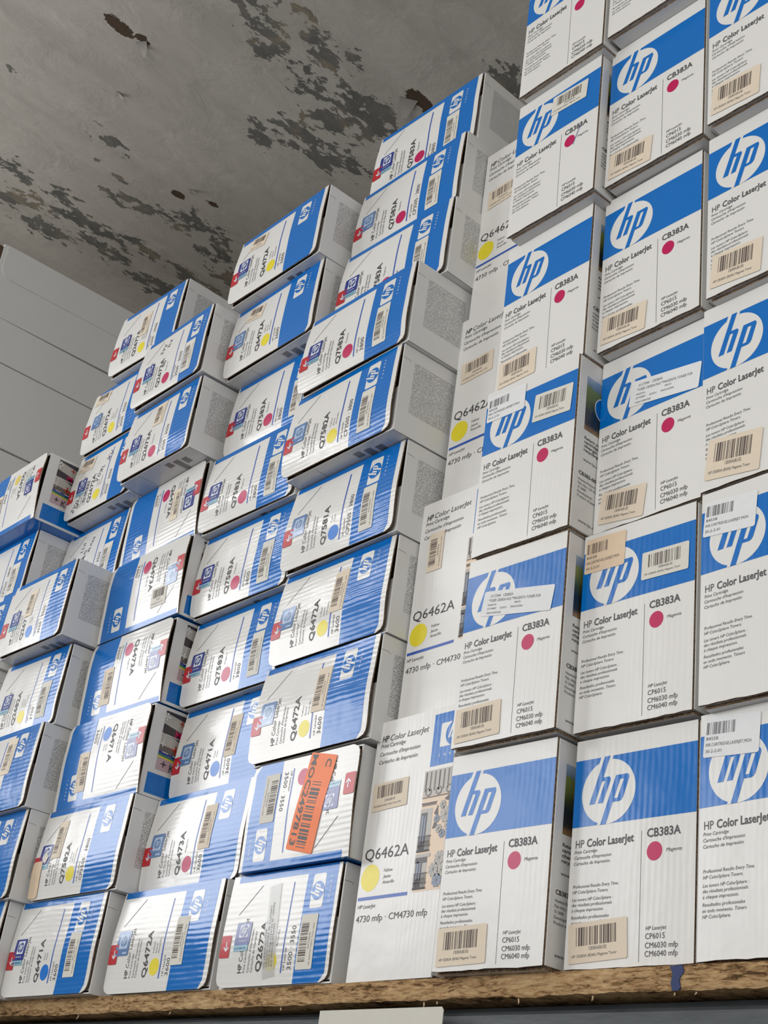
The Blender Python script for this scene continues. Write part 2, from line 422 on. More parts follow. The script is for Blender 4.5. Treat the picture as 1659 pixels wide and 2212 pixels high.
PEEL = [(-1.225, -0.218, 0.052), (-1.258, -0.15, 0.06), (-1.218, -0.144, 0.04), (-1.142, -0.115, 0.046), (-1.173, -0.045, 0.051), (-1.212, 0.002, 0.044), (-1.144, 0.022, 0.04), (-1.314, -0.129, 0.028), (-1.274, -0.114, 0.027), (-1.295, 0.055, 0.071), (-1.299, 0.138, 0.087), (-1.313, 0.215, 0.089), (-1.357, 0.155, 0.067), (-1.272, 0.262, 0.044), (-1.519, 0.026, 0.038), (-1.487, 0.065, 0.053), (-1.466, 0.129, 0.061), (-1.497, 0.221, 0.062), (-1.453, 0.294, 0.055), (-1.467, 0.246, 0.047), (-1.569, 0.064, 0.034), (-1.164, 0.086, 0.021), (-1.268, 0.144, 0.043), (-1.237, 0.214, 0.051), (-1.889, -0.27, 0.029), (-1.901, -0.21, 0.041), (-2.096, -0.113, 0.024), (-2.014, -0.108, 0.024), (-2.077, -0.044, 0.038), (-2.083, 0.017, 0.039), (-2.053, 0.055, 0.039), (-2.065, 0.114, 0.045), (-1.994, 0.158, 0.053), (-1.984, 0.194, 0.044), (-1.974, 0.23, 0.036), (-2.03, 0.253, 0.033), (-1.999, -0.196, 0.013), (-2.115, -0.077, 0.021), (-2.23, -0.356, 0.049), (-2.249, -0.308, 0.039), (-2.374, -0.295, 0.046), (-2.329, -0.256, 0.054), (-2.314, -0.217, 0.064), (-2.238, -0.18, 0.063), (-2.273, -0.128, 0.073), (-2.267, -0.083, 0.064), (-2.401, -0.152, 0.066), (-2.273, -0.046, 0.065), (-2.256, 0.01, 0.046), (-2.398, -0.122, 0.057), (-2.335, 0.016, 0.066), (-2.323, 0.069, 0.057), (-2.227, 0.076, 0.037), (-2.241, 0.136, 0.038), (-2.09, 0.261, 0.046), (-2.065, 0.296, 0.056), (-2.137, 0.384, 0.077), (-2.236, 0.273, 0.058), (-2.376, 0.189, 0.049), (-2.357, 0.266, 0.06), (-2.301, 0.373, 0.08), (-2.375, 0.36, 0.041), (-0.921, 0.361, 0.047), (-0.959, 0.349, 0.027), (-0.872, 0.343, 0.027), (-1.878, 0.478, 0.018), (-1.879, -0.544, 0.012), (-1.2, -0.244, 0.026)]
HOLES = [(-1.519, -0.432, 0.03), (-1.527, -0.4, 0.019), (-1.511, -0.361, 0.013), (-1.515, -0.344, 0.011), (-1.128, 0.255, 0.031), (-1.133, 0.294, 0.02), (-1.939, 0.045, 0.019), (-1.892, 0.137, 0.015)]

# ------------------------------------------------------------------ printed artwork (millimetres)
CU, CV, CR = 57.3, 227.2, 43.4           # big round emblem on the upright cartons
HP = [  # slanted letters as convex pieces
    [(26.7, 212.3), (35.9, 212.3), (58.0, 275.4), (48.9, 275.4)],
    [(40.8, 212.3), (49.3, 212.3), (60.2, 241.8), (51.5, 241.8)],
    [(46.3, 241.8), (60.2, 241.8), (60.4, 244.4), (58.0, 247.0), (48.2, 247.0)],
    [(46.7, 183.6), (55.8, 183.6), (75.9, 241.2), (66.6, 241.2)],
    [(66.6, 241.2), (90.1, 241.2), (90.2, 244.0), (88.2, 247.2), (68.7, 247.2)],
    [(72.9, 216.5), (81.9, 216.5), (90.1, 241.2), (81.9, 241.2)],
    [(64.9, 211.6), (75.8, 211.6), (79.2, 213.0), (81.9, 216.5), (66.4, 216.5)]]
def emblem(A, tf, letters, ground, gap, lay):
    P = [(CU + CR * math.cos(i * math.pi / 28), CV + CR * math.sin(i * math.pi / 28)) for i in range(56)]
    A.add([tf((CU, CV))] + [tf(p) for p in P], [(0, 1 + i, 1 + (i + 1) % 56) for i in range(56)], ground, lay)
    for q in ([(39.4, 265.4), (60.5, 268.4), (63.0, 275.4), (43.0, 275.4)], [(41.2, 183.6), (61.5, 183.6), (64.2, 191.5), (44.0, 189.0)]):
        A.poly([tf(p) for p in q], gap, lay)
    for q in HP: A.poly([tf(p) for p in q], letters, lay + 1)

BARS = [2, 1, 1, 2, 1, 3, 3, 1, 4, 1, 2, 2, 1, 1, 1, 3, 2, 1, 1, 2, 1, 2, 3, 1, 2, 3, 1, 1, 2, 2, 3, 1, 2, 1, 4, 1, 2, 1, 1]
def barcode(A, tf, u0, v0, u1, v1, mat, lay, seed=0):
    seq = BARS[seed % 7:] + BARS[:seed % 7]; tot = sum(seq); x = u0
    for i, w in enumerate(seq):
        dw = w * (u1 - u0) / tot
        if i % 2 == 0: A.quad(tf((x, v0)), tf((x + dw * 0.9, v0)), tf((x + dw * 0.9, v1)), tf((x, v1)), mat, lay)
        x += dw
def frame(u, v, rot, w=None, h=None):
    a = math.radians(rot); c, s = math.cos(a), math.sin(a)
    return lambda p: (u + p[0] * c - p[1] * s, v + p[0] * s + p[1] * c)
def sticker(A, u, v, rot, w, h, code, name, paper='sticker_tan', ink='ink_black', lay=4, r=2.0, seed=0, bx=(0.14, 0.84), by=(0.46, 0.9), extra=None):
    """u, v = lower left corner of the label in its own reading direction"""
    tf = frame(u, v, rot)
    A.rrect(0, 0, w, h, r, paper, lay, tf)
    barcode(A, tf, w * bx[0], h * by[0], w * bx[1], h * by[1], ink, lay + 1, seed)
    p = tf((w * 0.36, h * 0.30)); A.text(code + '(BLUE)', p[0], p[1], h * 0.08, w * 0.30, rot, 'ink_grey', lay=lay + 1)
    p = tf((w * 0.07, h * 0.14)); A.text(name, p[0], p[1], h * 0.07, w * 0.76, rot, 'ink_grey', lay=lay + 1)

# ---- flat cartons (print runs upward)
LAY = {'t': dict(W=279.3, H=178.6, strip=17, b0=195, b1=266, diag=((84, 158), (34, 114)), T=(64, 73, 83, 92), Q=(113, 22, 100), dot=(137, 36, 14),
                 nm=(133, 141, 149), nv=58, ln=(162.5, 165.5), lj=172, md=187, logo=(210, 240), inv=252, fr=274, red=(2, 27, 47, 82), seal=(37, 75, 65, 101), v0=22, st=(236, 21, 82, 38)),
       's': dict(W=312.0, H=179.0, strip=6, b0=198, b1=295, diag=((78, 162), (27, 116)), T=(70, 80, 90, 98), Q=(127, 25, 104), dot=(148, 42, 14.5),
                 nm=(141, 149, 157), nv=64, ln=(165, 168.6), lj=179, md=193, logo=(222, 255), inv=267, fr=307, red=(2, 28, 51, 85), seal=(20, 60, 68, 108), v0=26, st=(255, 20, 88, 36))}
DOT = {'magenta': ('ink_magenta', ['Magenta']), 'yellow': ('ink_yellow', ['Yellow', 'Jaune', 'Amarillo']), 'cyan': ('ink_cyan', ['Cyan', 'Cyan']), 'pale yellow': ('ink_pale_yellow', ['Yellow', 'Jaune', 'Amarillo'])}

def flat_art(kind, code, dot, model):
    L = LAY[kind]; A = Art(); H = L['H']; v0 = L['v0']
    A.rect(L['strip'], H - 11.5, L['b1'], H - 0.2, 'ink_blue', 1)
    A.rect(L['b0'], 1.0, L['b1'], H - 11.5, 'ink_blue', 1)
    A.line(L['diag'][0], L['diag'][1], 1.5, 'ink_grey', 1)
    for s_, u, c, w, b in (('HP', L['T'][0], 9.3, 14, True), ('Color LaserJet', L['T'][0], 9.3, 68, False)):
        A.text(s_, u, v0 if s_ == 'HP' else v0 + 17.5, c, w, 90, 'ink_grey' if not b else 'ink_black', bold=b)
    for u, s_, w in zip(L['T'][1:], ('Print Cartridge', "Cartouche d'Impression", 'Cartucho de Impresión'), (41, 66, 63)):
        A.text(s_, u, v0, 5.2, w, 90, 'ink_grey')
    A.text(code, L['Q'][0], L['Q'][1], 13.0, L['Q'][2] - L['Q'][1], 90, 'ink_black', bold=True)
    m, nm = DOT[dot]
    A.disc(L['dot'][0], L['dot'][1], L['dot'][2], L['dot'][2], m, 1)
    for u, s_ in zip(L['nm'], nm): A.text(s_, u, L['nv'], 3.6, 4.2 * len(s_) * 0.8, 90, 'ink_grey')
    A.rect(L['ln'][0], v0 - 4, L['ln'][1], 157, 'ink_line', 1)
    A.text('HP LaserJet', L['lj'], v0, 4.6, 34, 90, 'ink_black')
    A.text(model, L['md'], v0, 9.0, {4: 29, 11: 66}.get(len(model), 80), 90, 'ink_black')
    u0, u1 = L['logo']
    if True:
        tf = frame(u1, 112, 90); w, h = 53.0, u1 - u0
        A.rrect(0, 0, w, h, 4, 'carton_white', 2, tf)
        k = h / (2 * CR) * 0.97
        tf2 = lambda p: tf((w / 2 + (p[0] - CU) * k, h / 2 + (p[1] - CV) * k))
        emblem(A, tf2, 'carton_white', 'ink_blue', 'ink_blue', 3)
        for i, c in enumerate('invent'): A.text(c, L['inv'] + 3, 119 + i * 7.6, 4.6, None, 90, 'carton_white', bold=True)
    return A

def seal_art(A, L, style, du=0.0, dv=0.0):
    a, b, c, d = L['red']
    A.rrect(a, c, b, d, 2.5, 'seal_red', 4)
    m = (a + b) / 2 + 3; n = (c + d) / 2
    A.rect(m - 1.2, n - 6, m + 1.2, n + 7, 'seal_white', 5)
    A.line((m, n - 7), (m - 6, n - 1), 2.2, 'seal_white', 5); A.line((m, n - 7), (m + 6, n - 1), 2.2, 'seal_white', 5)
def holo_art(A, L, style):
    a, b, c, d = L['seal']
    if style == 'navy':
        A.rrect(a, c, b, d, 3, 'seal_navy', 4)
        w = (b - a)
        A.rrect(a + w * 0.26, c + 12, b - w * 0.16, d - 4, 1.5, 'seal_white', 5)
        k = 20.0 / (2 * CR); cu, cv = (a + w * 0.26 + b - w * 0.16) / 2, (c + 12 + d - 4) / 2
        emblem(A, lambda p: (cu + (p[0] - CU) * k, cv + (p[1] - CV) * k), 'seal_white', 'seal_navy', 'seal_white', 6)
        A.text('invent', a + w * 0.28, c + 5, 4.0, 20, 0, 'seal_white', lay=5)
        A.rect(a, c - 9, b - 2, c, 'seal_tag', 4)
        A.text('AUTHENTIC', a + 2, c - 6.5, 3.4, w * 0.8, 0, 'seal_navy', lay=5)
    else:
        A.rrect(a, c - 3, b, d, 3, 'seal_silver_blue', 4)
        w = (b - a)
        A.rrect(a + w * 0.22, c + 9, b - w * 0.14, d - 6, 2, 'seal_pale', 5)
        k = 19.0 / (2 * CR); cu, cv = (a + w * 0.22 + b - w * 0.14) / 2, (c + 9 + d - 6) / 2
        emblem(A, lambda p: (cu + (p[0] - CU) * k, cv + (p[1] - CV) * k), 'seal_pale', 'seal_silver_blue', 'seal_pale', 6)
        A.rect(a + w * 0.55, c + 0, b - 4, c + 3, 'seal_pale', 5)

def scribble(A, u, v, rot, size, n, seed, mat='pen_blue'):
    """quick handwriting: looping characters along a baseline"""
    rng = random.Random(seed); tf = frame(u, v, rot); x = 0
    for k in range(n):
        t = rng.choice('ozlxvn')
        if t == 'o': P = [(x + size * .35 * (1 - math.cos(a * .7)), size * (.5 + .45 * math.sin(a * .7))) for a in range(10)]
        elif t == 'z': P = [(x, size), (x + size * .6, size), (x + size * .1, 0), (x + size * .7, size * .1)]
        elif t == 'l': P = [(x, size), (x + size * .1, 0), (x + size * .5, 0)]
        elif t == 'x': P = [(x, size), (x + size * .7, 0), (x + size * .35, size * .5), (x + size * .7, size), (x, -size * .2)]
        elif t == 'v': P = [(x, size), (x + size * .3, 0), (x + size * .6, size * 1.2)]
        else: P = [(x, 0), (x, size * .8), (x + size * .5, size), (x + size * .5, 0)]
        A.stroke([tf(p) for p in P], 1.7, mat, 3); x += size * 0.95

SIDE_T = None
def picture_side():
    """colour test photograph on the left wall of a flat carton, drawn as it reads on an upturned one"""
    A = Art(); A.step = 60
    A.rect(12, 6, 150, 46, 'ink_blue', 1)
    A.rect(26, 55, 150, 172, 'photo_mist', 1)
    for q in ([(26, 128), (60, 122), (110, 104), (150, 112), (150, 124), (100, 122), (60, 140), (26, 146)], [(26, 168), (80, 160), (150, 168), (150, 172), (26, 172)], [(95, 96), (150, 84), (150, 104), (110, 104)]):
        A.poly(q, 'photo_shadow', 2)
    A.rect(26, 55, 150, 79, 'photo_pink', 2)
    A.quad((26, 84), (150, 74), (150, 96), (26, 104), 'photo_umber', 2)
    A.quad((26, 80), (150, 71), (150, 73.5), (26, 82.5), 'ink_yellow', 3)
    A.quad((26, 82.5), (150, 73.5), (150, 78), (26, 87), 'photo_teal', 3)
    A.quad((26, 87), (150, 78), (150, 83), (26, 92), 'seal_navy', 3)
    A.quad((30, 108), (44, 104), (120, 76), (118, 84), 'photo_rust', 4)
    def plus(x, y, r, m, w=2.0): A.rect(x - r, y - w / 2, x + r, y + w / 2, m, 5); A.rect(x - w / 2, y - r, x + w / 2, y + r, m, 5)
    plus(31, 160, 8, 'carton_white', 3); plus(66, 156, 6, 'photo_rust'); plus(62, 101, 9, 'photo_rust', 3.2); plus(32, 106, 6, 'carton_white'); plus(42, 68, 6, 'ink_black')
    plus(93, 122, 6, 'ink_cyan', 3); plus(82, 62, 6, 'ink_yellow', 3)
    A.text('M', 55, 126, 13, 14, 0, 'ink_magenta', bold=True, lay=5)
    A.text('K', 56, 57, 15, 12, 0, 'ink_black', lay=5); A.text('C', 120, 122, 12, 11, 0, 'ink_cyan', lay=5)
    A.stroke([(84, 172), (84, 140), (150, 138)], 1.4, 'carton_white', 5); A.stroke([(118, 172), (118, 158), (150, 156)], 1.4, 'carton_white', 5)
    A.stroke([(34, 126), (98, 122), (98, 100)], 1.4, 'carton_white', 5); A.stroke([(34, 126), (34, 108)], 1.2, 'carton_white', 5)
    A.ring(96, 92, 9.5, 11.5, 'carton_white', 5); A.stroke([(88, 92), (98, 104), (100, 82)], 1.3, 'carton_white', 5)
    for i in range(3): A.line((34 + i * 24, 91 - i * 2), (48 + i * 24, 90 - i * 2), 1.5, 'carton_white', 5)
    return A
PICT = picture_side()

def flat_carton(name, pose, kind, code, dot, model, seal, stickers, flip=False, B=11.0, seed=0, label='', deep=0.32, extra=None):
    L = LAY[kind]; W, H = L['W'], L['H']; x, y, z, yaw = pose; a = math.radians(max(-1.1, min(1.1, yaw)))
    rng = random.Random(seed)
    px, py = x - W / 2000 * math.cos(a) - deep / 2 * math.sin(a), y - W / 2000 * math.sin(a) + deep / 2 * math.cos(a)
    root = empty('toner_carton', (px, py, z), a)
    tag(root, label, 'carton', 'flat toner cartons stacked on the shelf')
    ph, wa = rng.uniform(0, 6), rng.uniform(0.4, 1.1)
    def bow(u, v):
        s = max(0.0, (H - v) / H)
        return B * (1 - 0.55 * u / W) * math.sin(2.35 * s) + wa * math.sin(v / H * 11 + ph) * s + 0.4 * math.sin(u / W * 7 + ph) * s
    def fin(p):                       # p in metres from the front lower left corner -> local, turned over if needed
        X, Y, Z = p[0] - W / 2000, p[1] - deep / 2, p[2]
        return (-X, Y, H / 1000 - Z) if flip else (X, Y, Z)
    def on(u, v, lay): return (u / 1000, -(bow(u, v) + 2.6) / 1000 - lay * 0.00022, v / 1000)
    T = 0.003; w, h = W / 1000, H / 1000
    g = Geo()
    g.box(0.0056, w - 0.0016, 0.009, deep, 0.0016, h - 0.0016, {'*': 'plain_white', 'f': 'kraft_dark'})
    r = 0.0009
    g.box(w - T, w, 0, deep, 0, h, {'*': 'plain_white', 'l': 'kraft_edge', 'f': 'carton_white'}, r)
    g.box(0.004, 0.004 + T, 0, deep, 0, h, {'*': 'plain_white', 'r': 'kraft_edge', 'f': 'carton_white'}, r)
    g.box(0.0044, w - 0.0004, 0, deep, h - T, h, {'*': 'ink_blue', 'u': 'kraft_edge', 'r': 'carton_white', 'l': 'carton_white'}, r)
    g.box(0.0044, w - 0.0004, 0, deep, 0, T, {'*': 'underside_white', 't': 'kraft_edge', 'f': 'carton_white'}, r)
    # print on the right wall, left wall and underside
    R_ = Art(); R_.rect(28, 46, 122, 152, 'side_text', 1); R_.stroke([(0, 151), (14, 151), (19, 149)], 0.6, 'ink_grey', 1)
    g.art(R_, lambda u, v, l: (w + 0.0002 * l, u / 1000, v / 1000))
    U_ = Art(); uu = W * 0.60
    for k, (o, n_) in enumerate(((0, 5), (26, 12), (52, 6))):
        for i in range(n_): U_.rect(uu + o + 0, 12 + i * 3.4 + k * 4, uu + o + 18, 12 + i * 3.4 + 2.1 + k * 4, 'ink_black', 1)
    U_.rect(W * .28, 4, W * .28 + 0.7, 40, 'ink_grey', 1)
    g.art(U_, lambda u, v, l: (u / 1000, v / 1000, -0.0002 * l))
    if flip and name != 'S1r2': g.art(PICT, lambda u, v, l: (0.004 - 0.0002 * l, u / 1000, h - v / 1000))
    g.map(fin); g.build('carton_body', root)
    # inner dust flap showing in the gap beside the lid
    g = Geo(); g.box(w - 0.030, w - T - 0.0006, 0.0035, 0.0062, 0.006, h * rng.uniform(0.5, 0.72), {'*': 'carton_white', 'r': 'kraft_edge', 't': 'kraft_edge', 'f': 'carton_white'}, 0.0006)
    g.map(fin); g.build('dust_flap', root)
    # bowed lid with rounded free corners
    NU, NV, RAD = 18, 18, 17.0
    vs = [1.0 + (H - 1.0) * (j / NV) ** 1.25 for j in range(NV + 1)]
    def lim(v):
        t = RAD - (v - 1.0)
        c = RAD - math.sqrt(max(0.0, RAD * RAD - t * t)) if t > 0 else 0.0
        return 1.0 + c, L['fr'] - c
    g = Geo()
    for back in (0, 1):
        for v in vs:
            l, rr = lim(v)
            for i in range(NU + 1):
                u = l + (rr - l) * i / NU
                g.V.append((u / 1000, -(bow(u, v) + (2.6 if not back else 0.0)) / 1000, v / 1000))
    n1 = NU + 1; off = n1 * (NV + 1)
    for j in range(NV):
        for i in range(NU):
            q = (j * n1 + i, j * n1 + i + 1, (j + 1) * n1 + i + 1, (j + 1) * n1 + i)
            g.F.append(q); g.M.append('carton_white'); g.F.append(tuple(off + k for k in reversed(q))); g.M.append('kraft_edge')
        for e in (0, NU):
            q = (j * n1 + e, (j + 1) * n1 + e, off + (j + 1) * n1 + e, off + j * n1 + e); g.F.append(q if e == 0 else q[::-1]); g.M.append('kraft_edge')
    for i in range(NU):
        g.F.append((i + 1, i, off + i, off + i + 1)); g.M.append('kraft_edge')
        b = NV * n1; g.F.append((b + i, b + i + 1, off + b + i + 1, off + b + i)); g.M.append('ink_blue')
    A = flat_art(kind, code, dot, model)
    # trim the blue band to the rounded corner
    for k in range(len(A.V)):
        V = A.V[k]
        m_ = (V[:, 0] > L['b1'] - 30) & (V[:, 1] < 20)
        for i in np.where(m_)[0]: V[i, 0] = min(V[i, 0], lim(V[i, 1])[1] - 3.5)
    if extra: extra(A)
    g.art(A, on); g.map(fin)
    lid = g.build('front_flap', root)
    nfl = NU * NV * 2
    def part(nm, fill, mats=None):
        Z = Art(); fill(Z)
        q = Geo(); q.art(Z, on); q.map(fin); return q.build(nm, root)
    if seal:
        part('security_seal', lambda Z: seal_art(Z, L, seal)); part('hologram_label', lambda Z: holo_art(Z, L, seal))
    nm = 'HP ' + code + ' ' + dot.split()[-1].capitalize() + ' Toner ' + model.split()[-1]
    for k, st in enumerate(stickers):
        if st == 'band': st = (L['st'][0], L['st'][1], 90, L['st'][2], L['st'][3], 'sticker_cream', 2.5)
        elif st == 'mid': st = (197, 66, 90, 80, 36, 'sticker_tan', 1.0)
        u, v, rot, sw, sh, paper, rad = st
        part('barcode_sticker', lambda Z: sticker(Z, u, v, rot, sw, sh, code, nm, paper, 'bar_brown', 4, rad, seed + k))
    return root, part

ORD = ['bottom', 'second from bottom', 'third from bottom', 'fourth from bottom', 'fifth from bottom', 'sixth from bottom', 'seventh from bottom', 'eighth from bottom', 'ninth from bottom', 'tenth from bottom']
STK = {'S1': 'rightmost', 'S2': 'second rightmost', 'S3': 'middle', 'S4': 'second leftmost', 'S5': 'leftmost'}
M_, Y_, C_ = 'magenta', 'yellow', 'cyan'
UP = lambda u, v, w=62, h=38, r=-9: (u, v, r, w, h, 'sticker_tan', 1.0)
FLAT = {
 'S1r10': ('s', 'Q7583A', M_, '3800', 'navy', ['band'], 0), 'S1r9': ('s', 'Q7583A', M_, 'CP3505 · 3800', 'pale', ['band'], 0),
 'S1r8': ('s', 'Q7583A', M_, '3800', 'navy', ['band'], 0), 'S1r7': ('s', 'Q7583A', M_, '3800', 'navy', ['band'], 0),
 'S1r6': ('s', 'Q7582A', Y_, 'CP3505 · 3800', 'pale', ['band'], 0), 'S1r5': ('s', 'Q7581A', C_, 'CP3505 · 3800', 'pale', ['band'], 0),
 'S1r4': ('s', 'Q6472A', Y_, '3600', 'pale', ['mid'], 0), 'S1r3': ('s', 'Q6472A', Y_, '3600', 'pale', ['mid'], 0),
 'S1r2': ('t', 'Q2673A', M_, '3500 · 3550', 'navy', ['band'], 1), 'S1r1': ('t', 'Q2672A', Y_, '3500 · 3550', 'navy', ['band'], 0),
 'S2r9': ('s', 'Q6472A', Y_, '3600', 'navy', [UP(42, 132, 60, 36)], 0), 'S2r8': ('s', 'Q6472A', Y_, '3600', 'pale', [UP(50, 130, 60, 36)], 0),
 'S2r7': ('s', 'Q7583A', M_, '3800', 'navy', ['band'], 0), 'S2r6': ('s', 'Q7583A', M_, '3800', 'navy', ['band'], 0),
 'S2r5': ('s', 'Q7583A', M_, '3800', 'navy', ['band'], 0), 'S2r4': ('s', 'Q7583A', M_, '3800', 'navy', ['band'], 0),
 'S2r3': ('s', 'Q6471A', C_, '3600', 'pale', [(206, 60, 90, 80, 36, 'sticker_tan', 1.0)], 0), 'S2r2': ('s', 'Q6473A', M_, '3600', 'pale', [(212, 64, 90, 80, 36, 'sticker_tan', 1.0)], 0),
 'S2r1': ('s', 'Q6472A', Y_, '3600', 'pale', [(230, 42, 90, 80, 36, 'sticker_cream', 1.0)], 0),
 'S3r8': ('t', 'Q2673A', M_, '3500 · 3550', 'navy', ['band'], 0), 'S3r7': ('t', 'Q2673A', M_, '3500 · 3550', 'navy', [(150, 106, 90, 60, 38, 'sticker_tan', 1.0)], 0),
 'S3r6': ('s', 'Q6473A', M_, '3600', 'navy', [(112, 44, 90, 74, 30, 'sticker_tan', 1.0)], 1), 'S3r5': ('s', 'Q6473A', M_, '3600', 'pale', [(108, 146, 180, 56, 42, 'sticker_cream', 1.0)], 1),
 'S3r4': ('s', 'Q6473A', M_, '3600', 'navy', [(230, 70, 90, 80, 38, 'sticker_tan', 2.0)], 1), 'S3r3': ('s', 'Q6471A', C_, '3600', 'navy', [(236, 70, 90, 80, 38, 'sticker_tan', 2.0)], 1),
 'S3r2': ('s', 'Q7582A', Y_, 'CP3505 · 3800', 'navy', [(96, 78, 90, 74, 34, 'sticker_tan', 1.0)], 0), 'S3r1': ('s', 'Q6471A', C_, '3600', 'navy', [(254, 30, 90, 80, 37, 'sticker_cream', 2.0)], 0),
 'S4r9': ('t', 'Q2672A', Y_, '3500 · 3550', 'navy', [(146, 76, 90, 66, 34, 'sticker_tan', 1.0)], 0), 'S4r8': ('t', 'Q2672A', Y_, '3500 · 3550', 'pale', [UP(12, 140, 66, 34, -5)], 0),
 'S4r7': ('t', 'Q2672A', Y_, '3500 · 3550', 'navy', [UP(14, 130, 68, 36, -5)], 0), 'S4r6': ('t', 'Q2673A', M_, '3500 · 3550', 'navy', ['band'], 0),
 'S4r5': ('t', 'Q2671A', C_, '3500 · 3550', 'navy', [(128, 78, 90, 66, 32, 'sticker_tan', 1.0)], 0), 'S4r4': ('t', 'Q2682A', Y_, '3700', 'navy', ['band'], 0),
 'S4r3': ('s', 'Q7581A', C_, '3700', 'navy', [(215, 80, 90, 80, 40, 'sticker_tan', 1.0)], 0), 'S4r2': ('s', 'Q6471A', C_, '3600', 'pale', ['mid'], 0), 'S4r1': ('s', 'Q6473A', M_, '3600', 'pale', ['band'], 0),
 'S5r7': ('t', 'Q2672A', 'pale yellow', '3500 · 3550', 'navy', [(230, 60, 90, 66, 34, 'sticker_tan', 1.0)], 1), 'S5r6': ('t', 'Q2673A', M_, 'CP3505 · 3800', 'navy', ['band'], 0),
 'S5r5': ('t', 'Q2671A', C_, '3500 · 3550', 'navy', [], 0), 'S5r4': ('t', 'Q2671A', C_, '3500 · 3550', 'pale', [], 0), 'S5r3': ('t', 'Q2673A', M_, '3500 · 3550', 'pale', [], 0),
 'S5r2': ('t', 'Q2671A', C_, '3500 · 3550', 'navy', [], 0), 'S5r1': ('t', 'Q2672A', Y_, '3500 · 3550', 'navy', [], 0)}
NOTE = {'S1r2': 'with orange label', 'S1r1': 'under clear film label', 'S3r8': 'with pen marks', 'S4r7': 'scrawled over in pen', 'S4r6': 'with pen marks', 'S3r2': 'with peeling tan label',
        'S5r7': 'with photo printed side'}
BOW = {'S1r10': 9, 'S1r9': 11, 'S1r8': 12, 'S1r7': 13, 'S1r6': 13, 'S1r5': 14, 'S1r4': 13, 'S1r3': 13, 'S1r1': 5, 'S1r2': 6, 'S2r1': 9, 'S3r1': 6, 'S3r2': 9}

def e_pen8(A): scribble(A, 96, 116, 70, 11, 3, 3, 'ink_grey'); scribble(A, 118, 128, 78, 8, 3, 8, 'ink_grey'); scribble(A, 120, 74, 78, 9, 2, 2, 'ink_grey')
def e_pen7(A):
    scribble(A, 44, 12, 60, 13, 3, 1); scribble(A, 86, 30, 84, 9, 7, 4); scribble(A, 128, 72, 66, 13, 4, 6); scribble(A, 158, 120, 60, 16, 2, 9)
def e_pen6(A): scribble(A, 92, 112, 75, 10, 3, 13, 'ink_grey'); scribble(A, 126, 104, 75, 9, 5, 12, 'ink_grey'); scribble(A, 108, 88, 80, 8, 4, 5, 'ink_grey')
EXTRA = {'S3r8': e_pen8, 'S4r7': e_pen7, 'S4r6': e_pen6}

prev = {}
for name in sorted(FLAT, key=lambda n: (n[:2], int(n[3:]))):
    kind, code, dot, model, seal, st, flip = FLAT[name]
    st_, row = name[:2], int(name[3:])
    x, y, z, yaw = POSE[name]
    z = max(z, prev.get(st_, 0.0)); prev[st_] = z + LAY[kind]['H'] / 1000 + 0.0002
    lab = '%s-dot flat toner carton %s, %s in %s flat stack' % (dot, ('upside down ' if flip else '') + NOTE.get(name, ''), ORD[row - 1], STK[st_])
    lab = ' '.join(lab.split()).replace(' ,', ',')
    if name == 'S5r7': lab = 'upside down pale yellow-dot flat carton with photo side, top of leftmost flat stack'
    root, part = flat_carton(name, (x, y, z, yaw), kind, code, dot, model, seal, st, bool(flip), BOW.get(name, 10), hash(name) % 9973 if False else sum(map(ord, name)) * 7, lab, extra=EXTRA.get(name))
    if name == 'S1r2':
        def orange(Z):
            tf = frame(124, 3, 77.5 + 25)
            tf = frame(127, -1, 102.5)
            tf = lambda p, a=math.radians(77.5): (121 + p[0] * math.cos(a) - p[1] * math.sin(a), -2 + p[0] * math.sin(a) + p[1] * math.cos(a))
            Z.rrect(0, 0, 158, 68, 3, 'sticker_orange', 7, tf)
            barcode(Z, tf, 46, 24, 152, 48, 'ink_black', 8, 2)
            p = tf((7, 44)); Z.text('C', p[0], p[1], 14, 14, 77.5, 'ink_black', bold=True, lay=8)
            p = tf((3, 6)); Z.text('MOC2497813', p[0], p[1], 13, 148, 77.5, 'ink_black', bold=True, lay=8)
        tag(part('orange_label', orange), 'orange barcode label')
    if name == 'S1r1':
        def film(Z):
            tf = frame(150, 14, 97)
            Z.rrect(0, 0, 146, 30, 1.5, 'clear_film', 7, tf)
            for k, s_ in enumerate(('105 HMCD Q2672A', 'YELLOW TONER 4K CLJ3500/3', 'VISTA S/O# 2154133 SL 105092', 'PO PMG10-0704455')):
                p = tf((16, 23 - k * 6)); Z.text(s_, p[0], p[1], 3.6, (60, 96, 100, 66)[k], 97, 'ink_grey', lay=8)
        tag(part('clear_label', film), 'clear film label')
    if name == 'S3r2':
        def old(Z):
            tf = frame(38, 4, 90)
            Z.rrect(0, 0, 72, 34, 6, 'sticker_peach', 7, tf); barcode(Z, tf, 14, 14, 46, 25, 'sticker_tan', 8, 1)
            Z.poly([(34, 76), (48, 70), (54, 82), (42, 94), (36, 88)], 'sticker_cream', 9)
        tag(part('peeling_label', old), 'peeling tan label')

